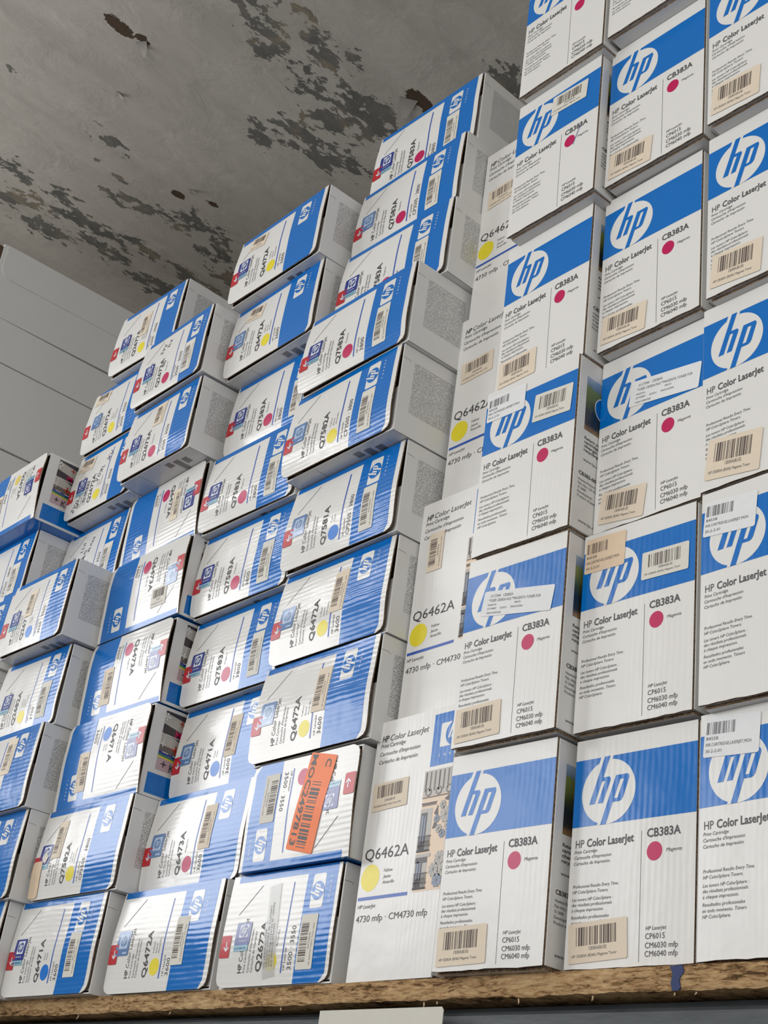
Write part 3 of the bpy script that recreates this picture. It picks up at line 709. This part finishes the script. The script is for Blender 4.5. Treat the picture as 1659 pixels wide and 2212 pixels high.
# ------------------------------------------------------------------ upright cartons
BW, BH, BD = 196.1, 303.2, 0.30
def tall_front(stickered):
    A = Art()
    A.rect(0.5, 184, BW - 2.2, 275.2, 'tall_blue', 1)
    emblem(A, lambda p: p, 'tall_blue', 'tall_white', 'tall_white', 2)
    A.text('HP', 8, 156.5, 10.2, 14, 0, 'ink_grey'); A.text('Color LaserJet', 26.5, 156.5, 10.2, 75, 0, 'ink_grey', bold=True)
    for s_, v, w in (('Print Cartridge', 148.8, 37), ("Cartouche d'Impression", 141.4, 60), ('Cartucho de Impresión', 133.8, 58)): A.text(s_, 7, v, 4.3, w, 0, 'ink_grey', italic=True)
    for s_, v, w in (('Professional Results Every Time.', 104.2, 73), ('HP ColorSphere Toners.', 97, 57), ('Les toners HP ColorSphere :', 87.4, 65), ('des résultats professionnels', 80.8, 64), ('à chaque impression.', 74, 51),
                     ('Resultados profesionales', 65, 60), ('en todo momento. Tóners', 58, 62), ('HP ColorSphere.', 51, 40)): A.text(s_, 7.5, v, 4.1, w, 0, 'ink_grey', italic=True)
    A.text('CB383A', 121.5, 159.3, 10.6, 50.5, 0, 'ink_grey', bold=True)
    A.disc(133.7, 141, 11.6, 12.0, 'ink_magenta', 1)
    A.text('Magenta', 151, 138.8, 4.4, 23, 0, 'ink_grey', italic=True)
    A.quad((115.0, 8), (115.7, 8), (113.6, 168.7), (112.9, 168.7), 'ink_grey', 1)
    A.text('HP LaserJet', 124, 45, 4.6, 30.5, 0, 'ink_black', italic=True)
    for s_, v, w in (('CP6015', 34.4, 28.5), ('CM6030 mfp', 23.5, 47.5), ('CM6040 mfp', 13.6, 47.5)): A.text(s_, 124, v, 6.7, w, 0, 'ink_black')
    return A
def tall_side():
    A = Art(); A.step = 40
    A.rect(20, 176, 130, 272, 'photo_landscape', 1); A.ring(62, 226, 20, 22, 'tall_white', 3); A.disc(62, 226, 20, 20, 'tall_blue', 2)
    for k, s_ in enumerate(('Return your used', 'cartridges at no', 'charge to the', 'recycling centre')): A.text(s_, 22, 160 - k * 7, 4.6, 60, 0, 'ink_grey', bold=True)
    A.text('www.hp.com', 22, 122, 5, 44, 0, 'ink_grey')
    A.text('CB383-009', 14, 96, 6, 44, 0, 'ink_black', bold=True)
    for k, s_ in enumerate(('Hewlett-Packard Company', 'Palo Alto, CA USA', '© 2008', 'Development', 'Product of Japan')): A.text(s_, 14, 86 - k * 7, 4.0, (62, 44, 18, 34, 42)[k], 0, 'ink_grey')
    A.text('www.hp.com', 20, 18, 5, 44, 0, 'ink_grey', italic=True)
    return A
TS = tall_side()
TAN = ('tan', 7.0, 11.0, 0.5, 90, 50); 
TALL = {'C1r1': [('tan', 7, 8, 1.5, 90, 51)], 'C1r2': [('tan', 6, 9, 1.5, 88, 52), ('long', 34, 203, -9, 140, 40)], 'C1r3': [('white', 4, 245, -1, 82, 48), ('cream', 106, 208, -4, 78, 50)],
        'C1r4': [('tan', 5, 12, 0, 86, 50)], 'C1r5': [('cream', 83, 229, -4, 82, 42)], 'C1r6': [('white', 2, 250, 0, 60, 44)],
        'C2r1': [('tan', 7, 9, 3, 92, 50)], 'C2r2': [('peach', 3, 241, -1, 72, 55), ('cream', 106, 205, -1, 78, 42)], 'C2r3': [('tan', 8, 16, -7, 86, 52), ('long', 58, 200, -7, 130, 44)],
        'C2r4': [('tan', 6, 14, -4, 88, 52)], 'C2r5': [('tan', 6, 14, -4, 88, 52)], 'C2r6': [],
        'C3r1': [('white', 5, 247, -4, 82, 52)], 'C3r2': [('grey', 3, 238, -5, 82, 52)], 'C3r3': [('tan', 6, 18, -7, 88, 62)], 'C3r4': [('tan', 6, 16, -5, 86, 58)], 'C3r5': [('tan', 6, 16, -4, 86, 56)]}
TN = {'C1': 'left column', 'C2': 'middle column', 'C3': 'right column'}
XTRA = {'C1r2': ' and taped address label', 'C1r3': ' and two labels', 'C2r2': ' and peach label', 'C2r3': ' and taped address label', 'C3r1': ' and white label', 'C3r2': ' and grey-white label'}

def tall_shell(root, w, h, d, side_art):
    g = Geo()
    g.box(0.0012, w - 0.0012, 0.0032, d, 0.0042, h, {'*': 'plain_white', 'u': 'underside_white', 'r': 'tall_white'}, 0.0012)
    g.art(side_art, lambda u, v, l: (w - 0.0012 + 0.0002 * l, u / 1000, v / 1000))
    sh = lambda p: (p[0] - w / 2, p[1] - d / 2, p[2])
    g.map(sh); g.build('carton_body', root)
    g = Geo(); g.box(0.004, w - 0.004, 0.008, d * 0.48, 0, 0.0044, {'*': 'kraft_edge', 'u': 'underside_white'}); g.box(0.004, w - 0.004, d * 0.49, d - 0.004, 0, 0.0044, {'*': 'kraft_edge', 'u': 'underside_white'})
    g.map(sh); g.build('bottom_flap', root)
    return sh

def tall_carton(name, pose, labels, label):
    x, y, z, yaw = pose; a = math.radians(yaw); w, h = BW / 1000, BH / 1000
    root = empty('upright_toner_carton', (x - w / 2 * math.cos(a) - BD / 2 * math.sin(a), y - w / 2 * math.sin(a) + BD / 2 * math.cos(a), z), a)
    tag(root, label, 'carton', 'upright magenta-dot toner cartons')
    sh = tall_shell(root, w, h, BD, TS)
    rng = random.Random(sum(map(ord, name)))
    # front panel: one sheet of board, slightly uneven, brown cut edges
    g = Geo(); NX, NZ = 14, 20; e = rng.uniform(0.5, 1.4)
    def sk(u, v): return 0.0008 + 0.001 * e * math.sin(math.pi * u / BW) * math.sin(math.pi * v / BH)
    def on(u, v, lay): return (u / 1000, -sk(u, v) - lay * 0.00022, v / 1000)
    jag = [rng.uniform(0, 1.0) for _ in range(NX + 1)]
    for back in (0, 1):
        for j in range(NZ + 1):
            for i in range(NX + 1):
                u = 0.3 + (BW - 2.4) * i / NX; v = (2.0 + 1.6 * jag[i]) + (BH - 2.0 - 1.6 * jag[i]) * j / NZ
                g.V.append((u / 1000, 0.0030 if back else -sk(u, v), v / 1000))
    n1 = NX + 1; off = n1 * (NZ + 1)
    for j in range(NZ):
        for i in range(NX):
            g.F.append((j * n1 + i, j * n1 + i + 1, (j + 1) * n1 + i + 1, (j + 1) * n1 + i)); g.M.append('tall_white')
        for ee in (0, NX):
            q = (j * n1 + ee, (j + 1) * n1 + ee, off + (j + 1) * n1 + ee, off + j * n1 + ee); g.F.append(q if ee == 0 else q[::-1]); g.M.append('tall_white' if ee == 0 else 'kraft_edge')
    for i in range(NX):
        g.F.append((i + 1, i, off + i, off + i + 1)); g.M.append('kraft_edge')
        b = NZ * n1; g.F.append((b + i, b + i + 1, off + b + i + 1, off + b + i)); g.M.append('tall_white')
    g.art(FRONT, on); g.map(sh); g.build('front_panel', root)
    for k, (t, u, v, rot, sw, s_h) in enumerate(labels):
        Z = Art()
        if t in ('tan', 'cream'):
            sticker(Z, u, v, rot, sw, s_h, 'CB383A', 'HP CB383A (824A) Magenta Toner', 'sticker_tan' if t == 'tan' else 'sticker_cream', 'bar_brown', 5, 2.5, k + len(name), (0.14, 0.82), (0.42, 0.88))
            nm = 'barcode_sticker'
        elif t == 'long':
            tf = frame(u, v, rot); Z.rrect(0, 0, sw, s_h, 3, 'sticker_white', 5, tf); nm = 'address_label'
            for s_, a_, b_, c_, w_ in (('2117344   CB383A', 14, s_h * .74, 4.4, 46), ('**USER CB383A-NUL**MAGENTA TONER FOR', 12, s_h * .56, 4.4, 104), ('MADISON', 12, s_h * .40, 3, 17), ('048150', 66, s_h * .42, 3, 12), ('QTY300897', 12, s_h * .25, 3, 19), ('4/5/2012', 38, s_h * .25, 3, 14), ('IMAGN-5/8/3006', 60, s_h * .25, 3, 24), ('WARE-OVERNOLBE', 12, s_h * .08, 3, 30)):
                p = tf((a_, b_)); Z.text(s_, p[0], p[1], c_, w_, rot, 'ink_grey', lay=6)
        else:
            paper = {'white': 'sticker_white', 'peach': 'sticker_peach', 'grey': 'sticker_white'}[t]
            tf = frame(u, v, rot); Z.rrect(0, 0, sw, s_h, 3, paper, 5, tf); nm = 'stock_label'
            barcode(Z, tf, 3, s_h * .56, sw * .55, s_h * .86, 'bar_brown' if t == 'peach' else 'ink_grey', 6, 3)
            for s_, b_, w_ in (('84558', .42, 18), ('INK,CARTRIDGE,LASERJET,MGN', .27, sw * .82), ('30-2-2-01', .11, 24)):
                p = tf((3, s_h * b_)); Z.text(s_, p[0], p[1], 4.0, w_, rot, 'ink_grey', lay=6)
        q = Geo(); q.art(Z, on); q.map(sh); q.build(nm, root)
    if name == 'C1r5':
        Z = Art(); Z.line((142, 128), (158, 166), 1.2, 'photo_rust' if False else 'seal_navy', 5); q = Geo(); q.art(Z, on); q.map(sh); q.build('pen_stroke', root)
FRONT = tall_front(True)
prev = {}
for name in sorted(TALL):
    st_, row = name[:2], int(name[3:])
    x, y, z, yaw = POSE[name]; z = max(z, prev.get(st_, 0.0)); prev[st_] = z + BH / 1000 + 0.0002
    first = TALL[name][0][0] if TALL[name] else None
    d = {'tan': ' with tan barcode at its foot', 'cream': ' with barcode on blue band'}.get(first, '') if name not in XTRA else ''
    tall_carton(name, (x, y, z, yaw), TALL[name], 'upright magenta-dot carton%s%s, %s in %s' % (d, XTRA.get(name, '').replace(' and', ' with'), ORD[row - 1], TN[st_]))

# ---- yellow toner cartons with the street photograph
QW, QH = 180.0, 397.8
def street(A):
    """printed street photograph: ochre house front, shuttered windows, clusters of parasols"""
    X0, X1, Y0, Y1 = 122, QW - 1, 121, 300
    A.rect(X0, Y0, X1, Y1, 'photo_wall', 1)
    A.rect(X0, 262, X1, Y1, 'photo_mist', 2)
    for k in range(7): A.rect(X0 + 3 + k * 9.5, 268, X0 + 6 + k * 9.5, 298, 'photo_umber' if k % 3 else 'photo_shadow', 3)
    for k in range(3): A.ring(X0 + 12 + k * 22, 267, 4.5, 6.5, 'photo_umber', 4, 16); A.disc(X0 + 12 + k * 22, 267, 4.5, 4.5, 'photo_mist', 3, 14)
    A.rect(X0, 258, X1, 260, 'photo_umber', 3)
    for k in range(9): A.rect(X0 + 2 + k * 3.4, 246, X0 + 4 + k * 3.4, 250, 'photo_shadow', 3)
    A.rect(X0, 249.5, X0 + 33, 251, 'photo_umber', 3)
    for v0, v1 in ((178, 236), (124, 168)):
        A.rect(X0, v0, X0 + 25, v1 + 6, 'photo_stone', 2); A.rect(X0 + 2, v0, X0 + 15, v1, 'photo_shadow', 3)
        A.rect(X0 + 4, v0 + 14, X0 + 8, v1 - 4, 'photo_slate', 4); A.rect(X0 + 10, v0 + 14, X0 + 13, v1 - 6, 'photo_slate', 4)
        A.rect(X0, v0, X0 + 27, v0 + 2.5, 'photo_shadow', 5); A.rect(X0, v0 + 22, X0 + 27, v0 + 23.5, 'photo_shadow', 5)
        for k in range(9): A.rect(X0 + 0.5 + k * 3, v0, X0 + 1.4 + k * 3, v0 + 22, 'photo_shadow', 5); A.ring(X0 + 3 + k * 2.8, v0 + 9 + (k % 2) * 5, 1.2, 2.2, 'photo_umber', 5, 10)
    A.rect(X0, 170, X0 + 30, 175, 'photo_stone', 4); A.rect(X0, 162, X0 + 24, 170, 'photo_shadow', 4)
    def par(cu, cv, r, m):
        P = [(cu + r * (1 if i % 2 else .86) * math.cos(i * math.pi / 8), cv + r * (1 if i % 2 else .86) * math.sin(i * math.pi / 8)) for i in range(16)]
        A.add([(cu, cv)] + P, [(0, 1 + i, 1 + (i + 1) % 16) for i in range(16)], m, 4)
        for i in range(8): A.line((cu, cv), (cu + r * math.cos(i * math.pi / 4 + .39), cv + r * math.sin(i * math.pi / 4 + .39)), 0.35, 'photo_umber', 5)
        A.disc(cu, cv, 1, 1, 'photo_umber', 6, 8)
    for q in ([(151, 233), (158, 245), (160, 226)], [(150, 210), (154, 222), (163, 212)], [(170, 252), (180, 258), (189, 252), (186, 246)]): A.poly(q, 'photo_shadow', 3)
    for p in ((176, 229, 13, 'photo_stone'), (168, 244, 7, 'photo_stone'), (184, 247, 4.5, 'photo_mist'), (158, 224, 6.5, 'photo_slate'), (164, 209, 7, 'photo_stone'), (181, 212, 6.5, 'photo_mist'), (172, 201, 7, 'photo_slate'),
              (172, 166, 11, 'photo_stone'), (162, 150, 11, 'photo_stone'), (179, 148, 9.5, 'photo_mist'), (171, 134, 10.5, 'photo_slate')): par(*p)
def yellow_front():
    A = Art()
    A.text('HP', 12, 364, 9.5, 16, 0, 'ink_black', bold=True, italic=True); A.text('Color LaserJet', 31, 364, 9.5, 88, 0, 'ink_black', italic=True)
    for s_, v, w in (('Print Cartridge', 354, 57), ("Cartouche d'Impression", 341, 92), ('Cartucho de Impresión', 328, 88)): A.text(s_, 11, v, 6.4, w, 0, 'ink_black', italic=True)
    A.rect(130, 306, QW - 0.6, 388, 'tall_blue', 1)
    k = 38.0 / (2 * CR); cu, cv = 177, 352.5
    A.rrect(147, 334, QW - 1.0, 371.5, 3, 'tall_white', 2)
    ok = lambda p: (min(cu + (p[0] - CU) * k, QW - 0.7), cv + (p[1] - CV) * k)
    emblem(A, ok, 'tall_white', 'tall_blue', 'tall_blue', 3)
    for i, c in enumerate('inve'): A.text(c, 148 + i * 10.5, 319, 5.4, None, 0, 'tall_white', bold=True)
    A.text('Q6462A', 7, 178, 17, 98, 0, 'ink_black', bold=False)
    A.disc(25, 151, 20.5, 20, 'ink_yellow', 1, 48)
    for s_, v, w in (('Yellow', 157, 20), ('Jaune', 148, 17), ('Amarillo', 139.5, 26)): A.text(s_, 54, v, 5, w, 0, 'ink_grey', italic=True)
    A.rect(3, 118, 112, 123, 'ink_line', 1)
    A.text('HP LaserJet', 5, 106, 5.6, 40, 0, 'ink_black', italic=True)
    A.text('4730 mfp · CM4730 mfp', 5, 86, 9.6, 154, 0, 'ink_black')
    street(A)
    return A
YF = yellow_front()
YPOSE = [(-0.600, -0.027), (-0.5835, -0.006), (-0.571, 0.020), (-0.558, 0.022)]
for k, (xl, y) in enumerate(YPOSE):
    w, h, d = QW / 1000, QH / 1000, 0.34
    root = empty('yellow_toner_carton', (xl + w / 2, y + d / 2, k * 0.398), 0)
    tag(root, 'upright yellow-dot carton with street photo and parasols, %s in its column' % ORD[k], 'carton', 'upright yellow-dot toner cartons')
    sh = tall_shell(root, w, h, d, Art())
    on = lambda u, v, lay: (u / 1000, -0.0004 - lay * 0.0002, v / 1000)
    g = Geo(); g.box(0, w, -0.0004, 0.0030, 0.0008, h, {'*': 'kraft_edge', 'f': 'tall_white', 'l': 'tall_white', 'r': 'tall_white', 't': 'tall_white'}, 0.0003)
    g.art(YF, on); g.map(sh); g.build('front_panel', root)
    Z = Art()
    if k == 1: sticker(Z, 62, 262, 90, 72, 36, 'Q6462A', 'HP Q6462A Yellow Toner 4730', 'sticker_tan', 'bar_brown', 5, 1, 4)
    else: sticker(Z, 8 + k * 3, 252, 2, 80, 44, 'Q6462A', 'HP Q6462A (644A) Yellow Toner 4730', 'sticker_tan', 'bar_brown', 5, 1, k)
    q = Geo(); q.art(Z, on); q.map(sh); q.build('barcode_sticker', root)

# ------------------------------------------------------------------ large plain cartons on the left
def plain_carton(x1, y0, z0, z1, label, lid=False, tilt=0.0):
    w, d, h = 0.42, 0.75, z1 - z0
    root = empty('plain_carton', (x1 - w / 2, y0 + d / 2, z0)); tag(root, label, 'carton', 'large plain white cartons')
    root.rotation_euler = (tilt, 0, 0)
    g = Geo(); g.box(-w / 2, w / 2, -d / 2, d / 2, 0, h, {'*': 'plain_white', 'f': 'kraft_edge' if False else 'plain_white'}, 0.003); g.build('carton_body', root)
    if lid:
        g = Geo(); P = []; r = 0.03; zt, zb = h - 0.001, h - 0.105; ya, yb = -d / 2 + 0.012, d / 2 - 0.02
        pts = [(ya, zt), (yb, zt), (yb, zb)] + [(ya + r - r * math.sin(t), zb + r - r * math.cos(t)) for t in [i * math.pi / 12 for i in range(7)]]
        n = len(pts)
        for xo in (w / 2 + 0.0001, w / 2 + 0.0028): g.V += [(xo, p[0], p[1]) for p in pts]
        g.F.append(tuple(range(n, 2 * n))[::-1]); g.M.append('plain_white')
        for i in range(n): j = (i + 1) % n; g.F.append((i, j, n + j, n + i)); g.M.append('plain_white')
        g.build('lid_flap', root)
        g = Geo(); g.box(-w / 2 + .01, w / 2 - .002, -d / 2 - 0.012, -d / 2, h * 0.2, h - .01, 'kraft_dark'); g.build('end_flap', root)
    return root
CX_ = -2.2
plain_carton(CX_, -0.305, 1.806, 2.035, 'large plain white carton with rounded lid flap, topmost by the ceiling', True, math.radians(0.9))
plain_carton(CX_, -0.30, 1.672, 1.800, 'low plain white carton, just below the one with the lid flap')
plain_carton(CX_, -0.31, 1.431, 1.669, 'plain white carton, third down in the big carton pile')
plain_carton(CX_ - 0.004, -0.30, 0.95, 1.428, 'tall plain white carton low in the pile, mostly behind the flat cartons')
plain_carton(CX_ - 0.004, -0.30, 0.475, 0.948, 'hidden plain white carton, second from the shelf in the big pile')
plain_carton(CX_, -0.30, 0.0005, 0.473, 'hidden plain white carton standing on the shelf at far left')

# ------------------------------------------------------------------ shelf
def shelf():
    root = empty('shelf_board', (-1.0, 0.28, -0.033)); tag(root, 'brown particle board shelf with rough broken front edge', 'shelf')
    rng = random.Random(5); g = Geo(); nx = 520; x0, x1 = -2.9, 0.9
    fy = lambda x: -0.012 + 0.034 * x if x < 0 else -0.012 + 0.06 * x
    rows = [(0.0, 0.0002), (0.0, -0.0), (0.0008, -0.004), (0.0, -0.012), (0.001, -0.020), (0.0016, -0.027), (0.003, -0.031)]
    V = []
    b_j = [0.0] * (nx + 1); v = 0
    for i in range(nx + 1):
        v = v * 0.7 + rng.uniform(-1, 1) * 0.0011; b_j[i] = v
    for i in range(nx + 1):
        x = x0 + (x1 - x0) * i / nx
        for k, (dy, z) in enumerate([(0, 0.0), (0.0004, -0.002), (0.0, -0.010), (0.0004, -0.018), (0.0008, -0.0245), (0.002, -0.028)]):
            V.append((x, fy(x) + dy + rng.uniform(-1, 1) * 0.0004 * (k > 0), z + (b_j[i] if k == 5 else b_j[i] * .5 if k == 4 else rng.uniform(-.0004, 0) if k == 0 else 0)))
        V.append((x, fy(x) + 0.02, -0.0288)); V.append((x, 0.62, -0.0288)); V.append((x, 0.62, 0.0)); V.append((x, fy(x) + 0.003, 0.0))
    m = 10
    for i in range(nx):
        for k in range(m):
            k2 = (k + 1) % m; g.F.append((i * m + k, i * m + k2, (i + 1) * m + k2, (i + 1) * m + k)); g.M.append('particle_board')
    g.F.append(tuple(range(m))); g.M.append('particle_board'); g.F.append(tuple(nx * m + k for k in range(m))[::-1]); g.M.append('particle_board')
    g.V = [(p[0] + 1.0, p[1] - 0.28, p[2] + 0.033) for p in V]
    g.build('board', root)
    # stroke of blue paint across the edge
    q = Geo(); P = [(-0.026, -0.001), (-0.022, -0.011), (-0.0245, -0.020), (-0.022, -0.0292), (-0.0135, -0.0292), (-0.0105, -0.026), (-0.0125, -0.017), (-0.006, -0.008), (-0.0085, -0.0005)]
    yy = fy(-0.015) - 0.0012
    q.V = [(p[0] + 1.0, yy - 0.28, p[1] + 0.033) for p in P] + [(p[0] + 1.0, yy + 0.0012 - 0.28, p[1] + 0.033) for p in P]
    n = len(P); q.F = [tuple(range(n))[::-1]] + [(i, (i + 1) % n, n + (i + 1) % n, n + i) for i in range(n)]; q.M = ['paint_blue'] * (n + 1)
    q.build('paint_mark', root)
    for x in (-0.735, -0.43, -0.405, -0.26, -0.02, 0.01, -0.14, -1.3, -1.02):
        q = Geo(); a = rng.uniform(-.5, .5); L = rng.uniform(.004, .009); y = fy(x)
        q.V = [(x + 1.0, y - .28, .002), (x + 1.0 + a * L, y - .28 - .001, .002 - L), (x + 1.0012, y - .28 + .0012, .002), (x + 1.001 + a * L * .5, y - .2785, .002 - L * .5)]
        q.F = [(0, 1, 2), (0, 3, 1), (1, 3, 2), (0, 2, 3)]; q.M = ['splinter'] * 4; q.build('splinter', root)
plain('paint_blue', (0.012, 0.03, 0.12), 0.5, 0.4)
plain('splinter', (0.62, 0.47, 0.30), 0.8, 0.2)
shelf()
def beam():
    root = empty('steel_beam', (-1.0, 0.02, -0.16)); tag(root, 'dark grey painted steel beam under the shelf board', 'beam')
    g = Geo(); prof = [(0.0, -0.12), (0.0, -0.0450), (0.004, -0.0405), (0.028, -0.0405), (0.030, -0.0405), (0.030, -0.0300), (0.07, -0.0300), (0.07, -0.12)]
    def y0(x): return (-0.012 + 0.034 * x if x < 0 else -0.012 + 0.03 * x) + 0.008
    n = len(prof)
    for x in (-2.95, 0.95): g.V += [(x + 1.0, p[0] + y0(x), p[1] + 0.16 + (-0.003 * (x + .4) if i in (1, 2, 3, 4) else 0)) for i, p in enumerate(prof)]
    for i in range(n): j = (i + 1) % n; g.F.append((i, n + i, n + j, j)); g.M.append('painted_steel')
    g.F += [tuple(range(n)), tuple(range(n, 2 * n))[::-1]]; g.M += ['painted_steel'] * 2
    g.build('beam_profile', root)
    for x in (-2.9, 0.86):
        q = Geo(); q.box(x + 1.0 - .03, x + 1.0 + .03, 0.0, 0.045, -1.74, 0.04, 'painted_steel', 0.002); q.build('post', root)
    g = Geo(); g.box(-1.94, 1.94, 0.52, 0.58, 0.02, 0.1265, 'painted_steel', 0.002); g.build('rear_beam', root)
beam()
q = Geo(); q.box(-0.125, 0.125, -0.0008, 0.0, -0.15, 0.0, 'sticker_white', 0)
P_ = [(-0.1255, 0.0), (0.1215, 0.0), (0.125, -0.004), (0.125, -0.15), (-0.1255, -0.15)]
q = Geo(); q.V = [(p[0], -0.0010, p[1]) for p in P_] + [(p[0], 0.0, p[1]) for p in P_]
q.F = [(4, 3, 2, 1, 0), (5, 6, 7, 8, 9)] + [(i, (i + 1) % 5, 5 + (i + 1) % 5, 5 + i) for i in range(5)]; q.M = ['paper_sheet'] * 7
plain('paper_sheet', (0.62, 0.60, 0.54), 0.6, 0.2)
o = q.build('paper_sign'); o.location = (-0.509, -0.0345, -0.0390); o.rotation_euler = (0, 0, 0.034)
tag(o, 'blank off-white paper sign stuck on the grey steel beam', 'sign')

# ------------------------------------------------------------------ room
def struct(name, g, parent=None):
    o = g.build(name, parent); o['kind'] = 'structure'; return o
CEIL = 2.3
nx, ny = 300, 230; X0, X1, Y0, Y1 = -3.2, 0.6, -1.3, 1.0
xs = np.linspace(X0, X1, nx + 1); ys = np.linspace(Y0, Y1, ny + 1)
GX, GY = np.meshgrid(xs, ys)
def field(bl, sx=1.0, sy=1.0, amp=1.0):
    f = np.zeros_like(GX)
    for x, y, r in bl: f = np.maximum(f, amp * np.exp(-(((GX - x) / (r * sx)) ** 2 + ((GY - y) / (r * sy)) ** 2) * 0.9))
    return f
peel, hole = field(PEEL, 0.8, 1.35), field(HOLES, 0.8, 1.5)
g = Geo(); g.V = [(x, y, CEIL) for x, y in zip(GX.ravel(), GY.ravel())]
for j in range(ny):
    for i in range(nx): a = j * (nx + 1) + i; g.F.append((a, a + nx + 1, a + nx + 2, a + 1)); g.M.append('peeling_ceiling')
n0 = len(g.V)
def slab(x0, x1, y0, y1):
    b = len(g.V); g.V.extend([(x0, y0, CEIL), (x0, y1, CEIL), (x1, y1, CEIL), (x1, y0, CEIL)]); g.F.append((b, b + 1, b + 2, b + 3)); g.M.append('peeling_ceiling')
slab(X1, 4.0, Y0, Y1); slab(X0, 4.0, -4.6, Y0)
g.box(X0, 4.0, -4.6, Y1, CEIL + 0.01, CEIL + 0.15, 'room_wall')
ceil = struct('ceiling', g)
for nm_, arr in (('peel', peel), ('hole', hole)):
    at = ceil.data.attributes.new(nm_, 'FLOAT', 'POINT'); full = np.zeros(len(ceil.data.vertices)); full[:n0] = arr.ravel(); at.data.foreach_set('value', full)
def flake(x, y, L, w, ang, curl):
    q = Geo(); n = 8; c, s = math.cos(ang), math.sin(ang)
    for k in range(n + 1):
        t = k / n; hw = w / 2 * (1 - 0.75 * t); d = L * t; zz = CEIL - 0.001 - curl * t * t
        for sg in (-1, 1):
            lx, ly = d * (1 - .3 * t), sg * hw; q.V.append((x + lx * c - ly * s, y + lx * s + ly * c, zz))
    for k in range(n): q.F.append((2 * k, 2 * k + 1, 2 * k + 3, 2 * k + 2)); q.M.append('paint_chip')
    b = len(q.V); q.V += [(v[0], v[1], v[2] - 0.0006) for v in q.V]
    q.F += [tuple(b + i for i in f[::-1]) for f in list(q.F)]; q.M += ['paint_chip'] * n
    q.build('paint_flake', ceil)
plain('paint_chip', (0.34, 0.32, 0.29), 0.8, 0.2)
flake(-1.52, -0.355, 0.05, 0.03, 2.2, 0.02); flake(-1.145, 0.235, 0.07, 0.05, 2.6, 0.022); flake(-1.90, 0.06, 0.035, 0.02, 0.6, 0.012); flake(-1.73, -0.30, 0.03, 0.02, 1.2, 0.01)
g = Geo(); g.box(-3.4, 4.2, -4.8, 1.2, -2.0, -1.9, 'room_floor'); struct('floor', g)
g = Geo(); g.box(-3.4, 4.2, 1.0, 1.15, -1.9, CEIL + .15, 'room_wall'); struct('wall_back', g)
g = Geo()
for a in ((-3.35, -0.7, -1.9, CEIL + .15), (3.6, 4.2, -1.9, CEIL + .15), (-0.7, 3.6, -1.9, -0.35), (-0.7, 3.6, 1.85, CEIL + .15)): g.box(a[0], a[1], -4.75, -4.6, a[2], a[3], 'front_wall')
struct('wall_front', g)
g = Geo()
for a in ((-0.7, -0.64, -0.35, 1.85), (3.54, 3.6, -0.35, 1.85), (-0.7, 3.6, -0.35, -0.3), (-0.7, 3.6, 1.8, 1.85), (1.42, 1.48, -0.35, 1.85)): g.box(a[0], a[1], -4.66, -4.58, a[2], a[3], 'window_paint')
struct('window_2', g)
g = Geo()
for a in ((-4.6, 1.0, -1.9, 0.6), (-4.6, 1.0, 2.05, CEIL + .15), (-4.6, -4.5, 0.6, 2.05), (-4.5, -2.9, 0.6, 0.85), (-2.9, -2.5, 0.6, 2.05), (-2.5, -0.95, 1.75, 2.05), (-0.95, 1.0, 0.6, 2.05)): g.box(-3.35, -3.2, a[0], a[1], a[2], a[3], 'room_wall')
struct('wall_left', g)
for n_, y0, y1, z0, z1 in (('window_1', -2.5, -0.95, 0.6, 1.75), ('window_3', -4.5, -2.9, 0.85, 2.05)):
    g = Geo(); ym = (y0 + y1) / 2
    for a in ((y0, y0 + .05, z0, z1), (y1 - .05, y1, z0, z1), (y0, y1, z0, z0 + .05), (y0, y1, z1 - .05, z1)): g.box(-3.26, -3.2, a[0], a[1], a[2], a[3], 'window_paint')
    struct(n_, g)
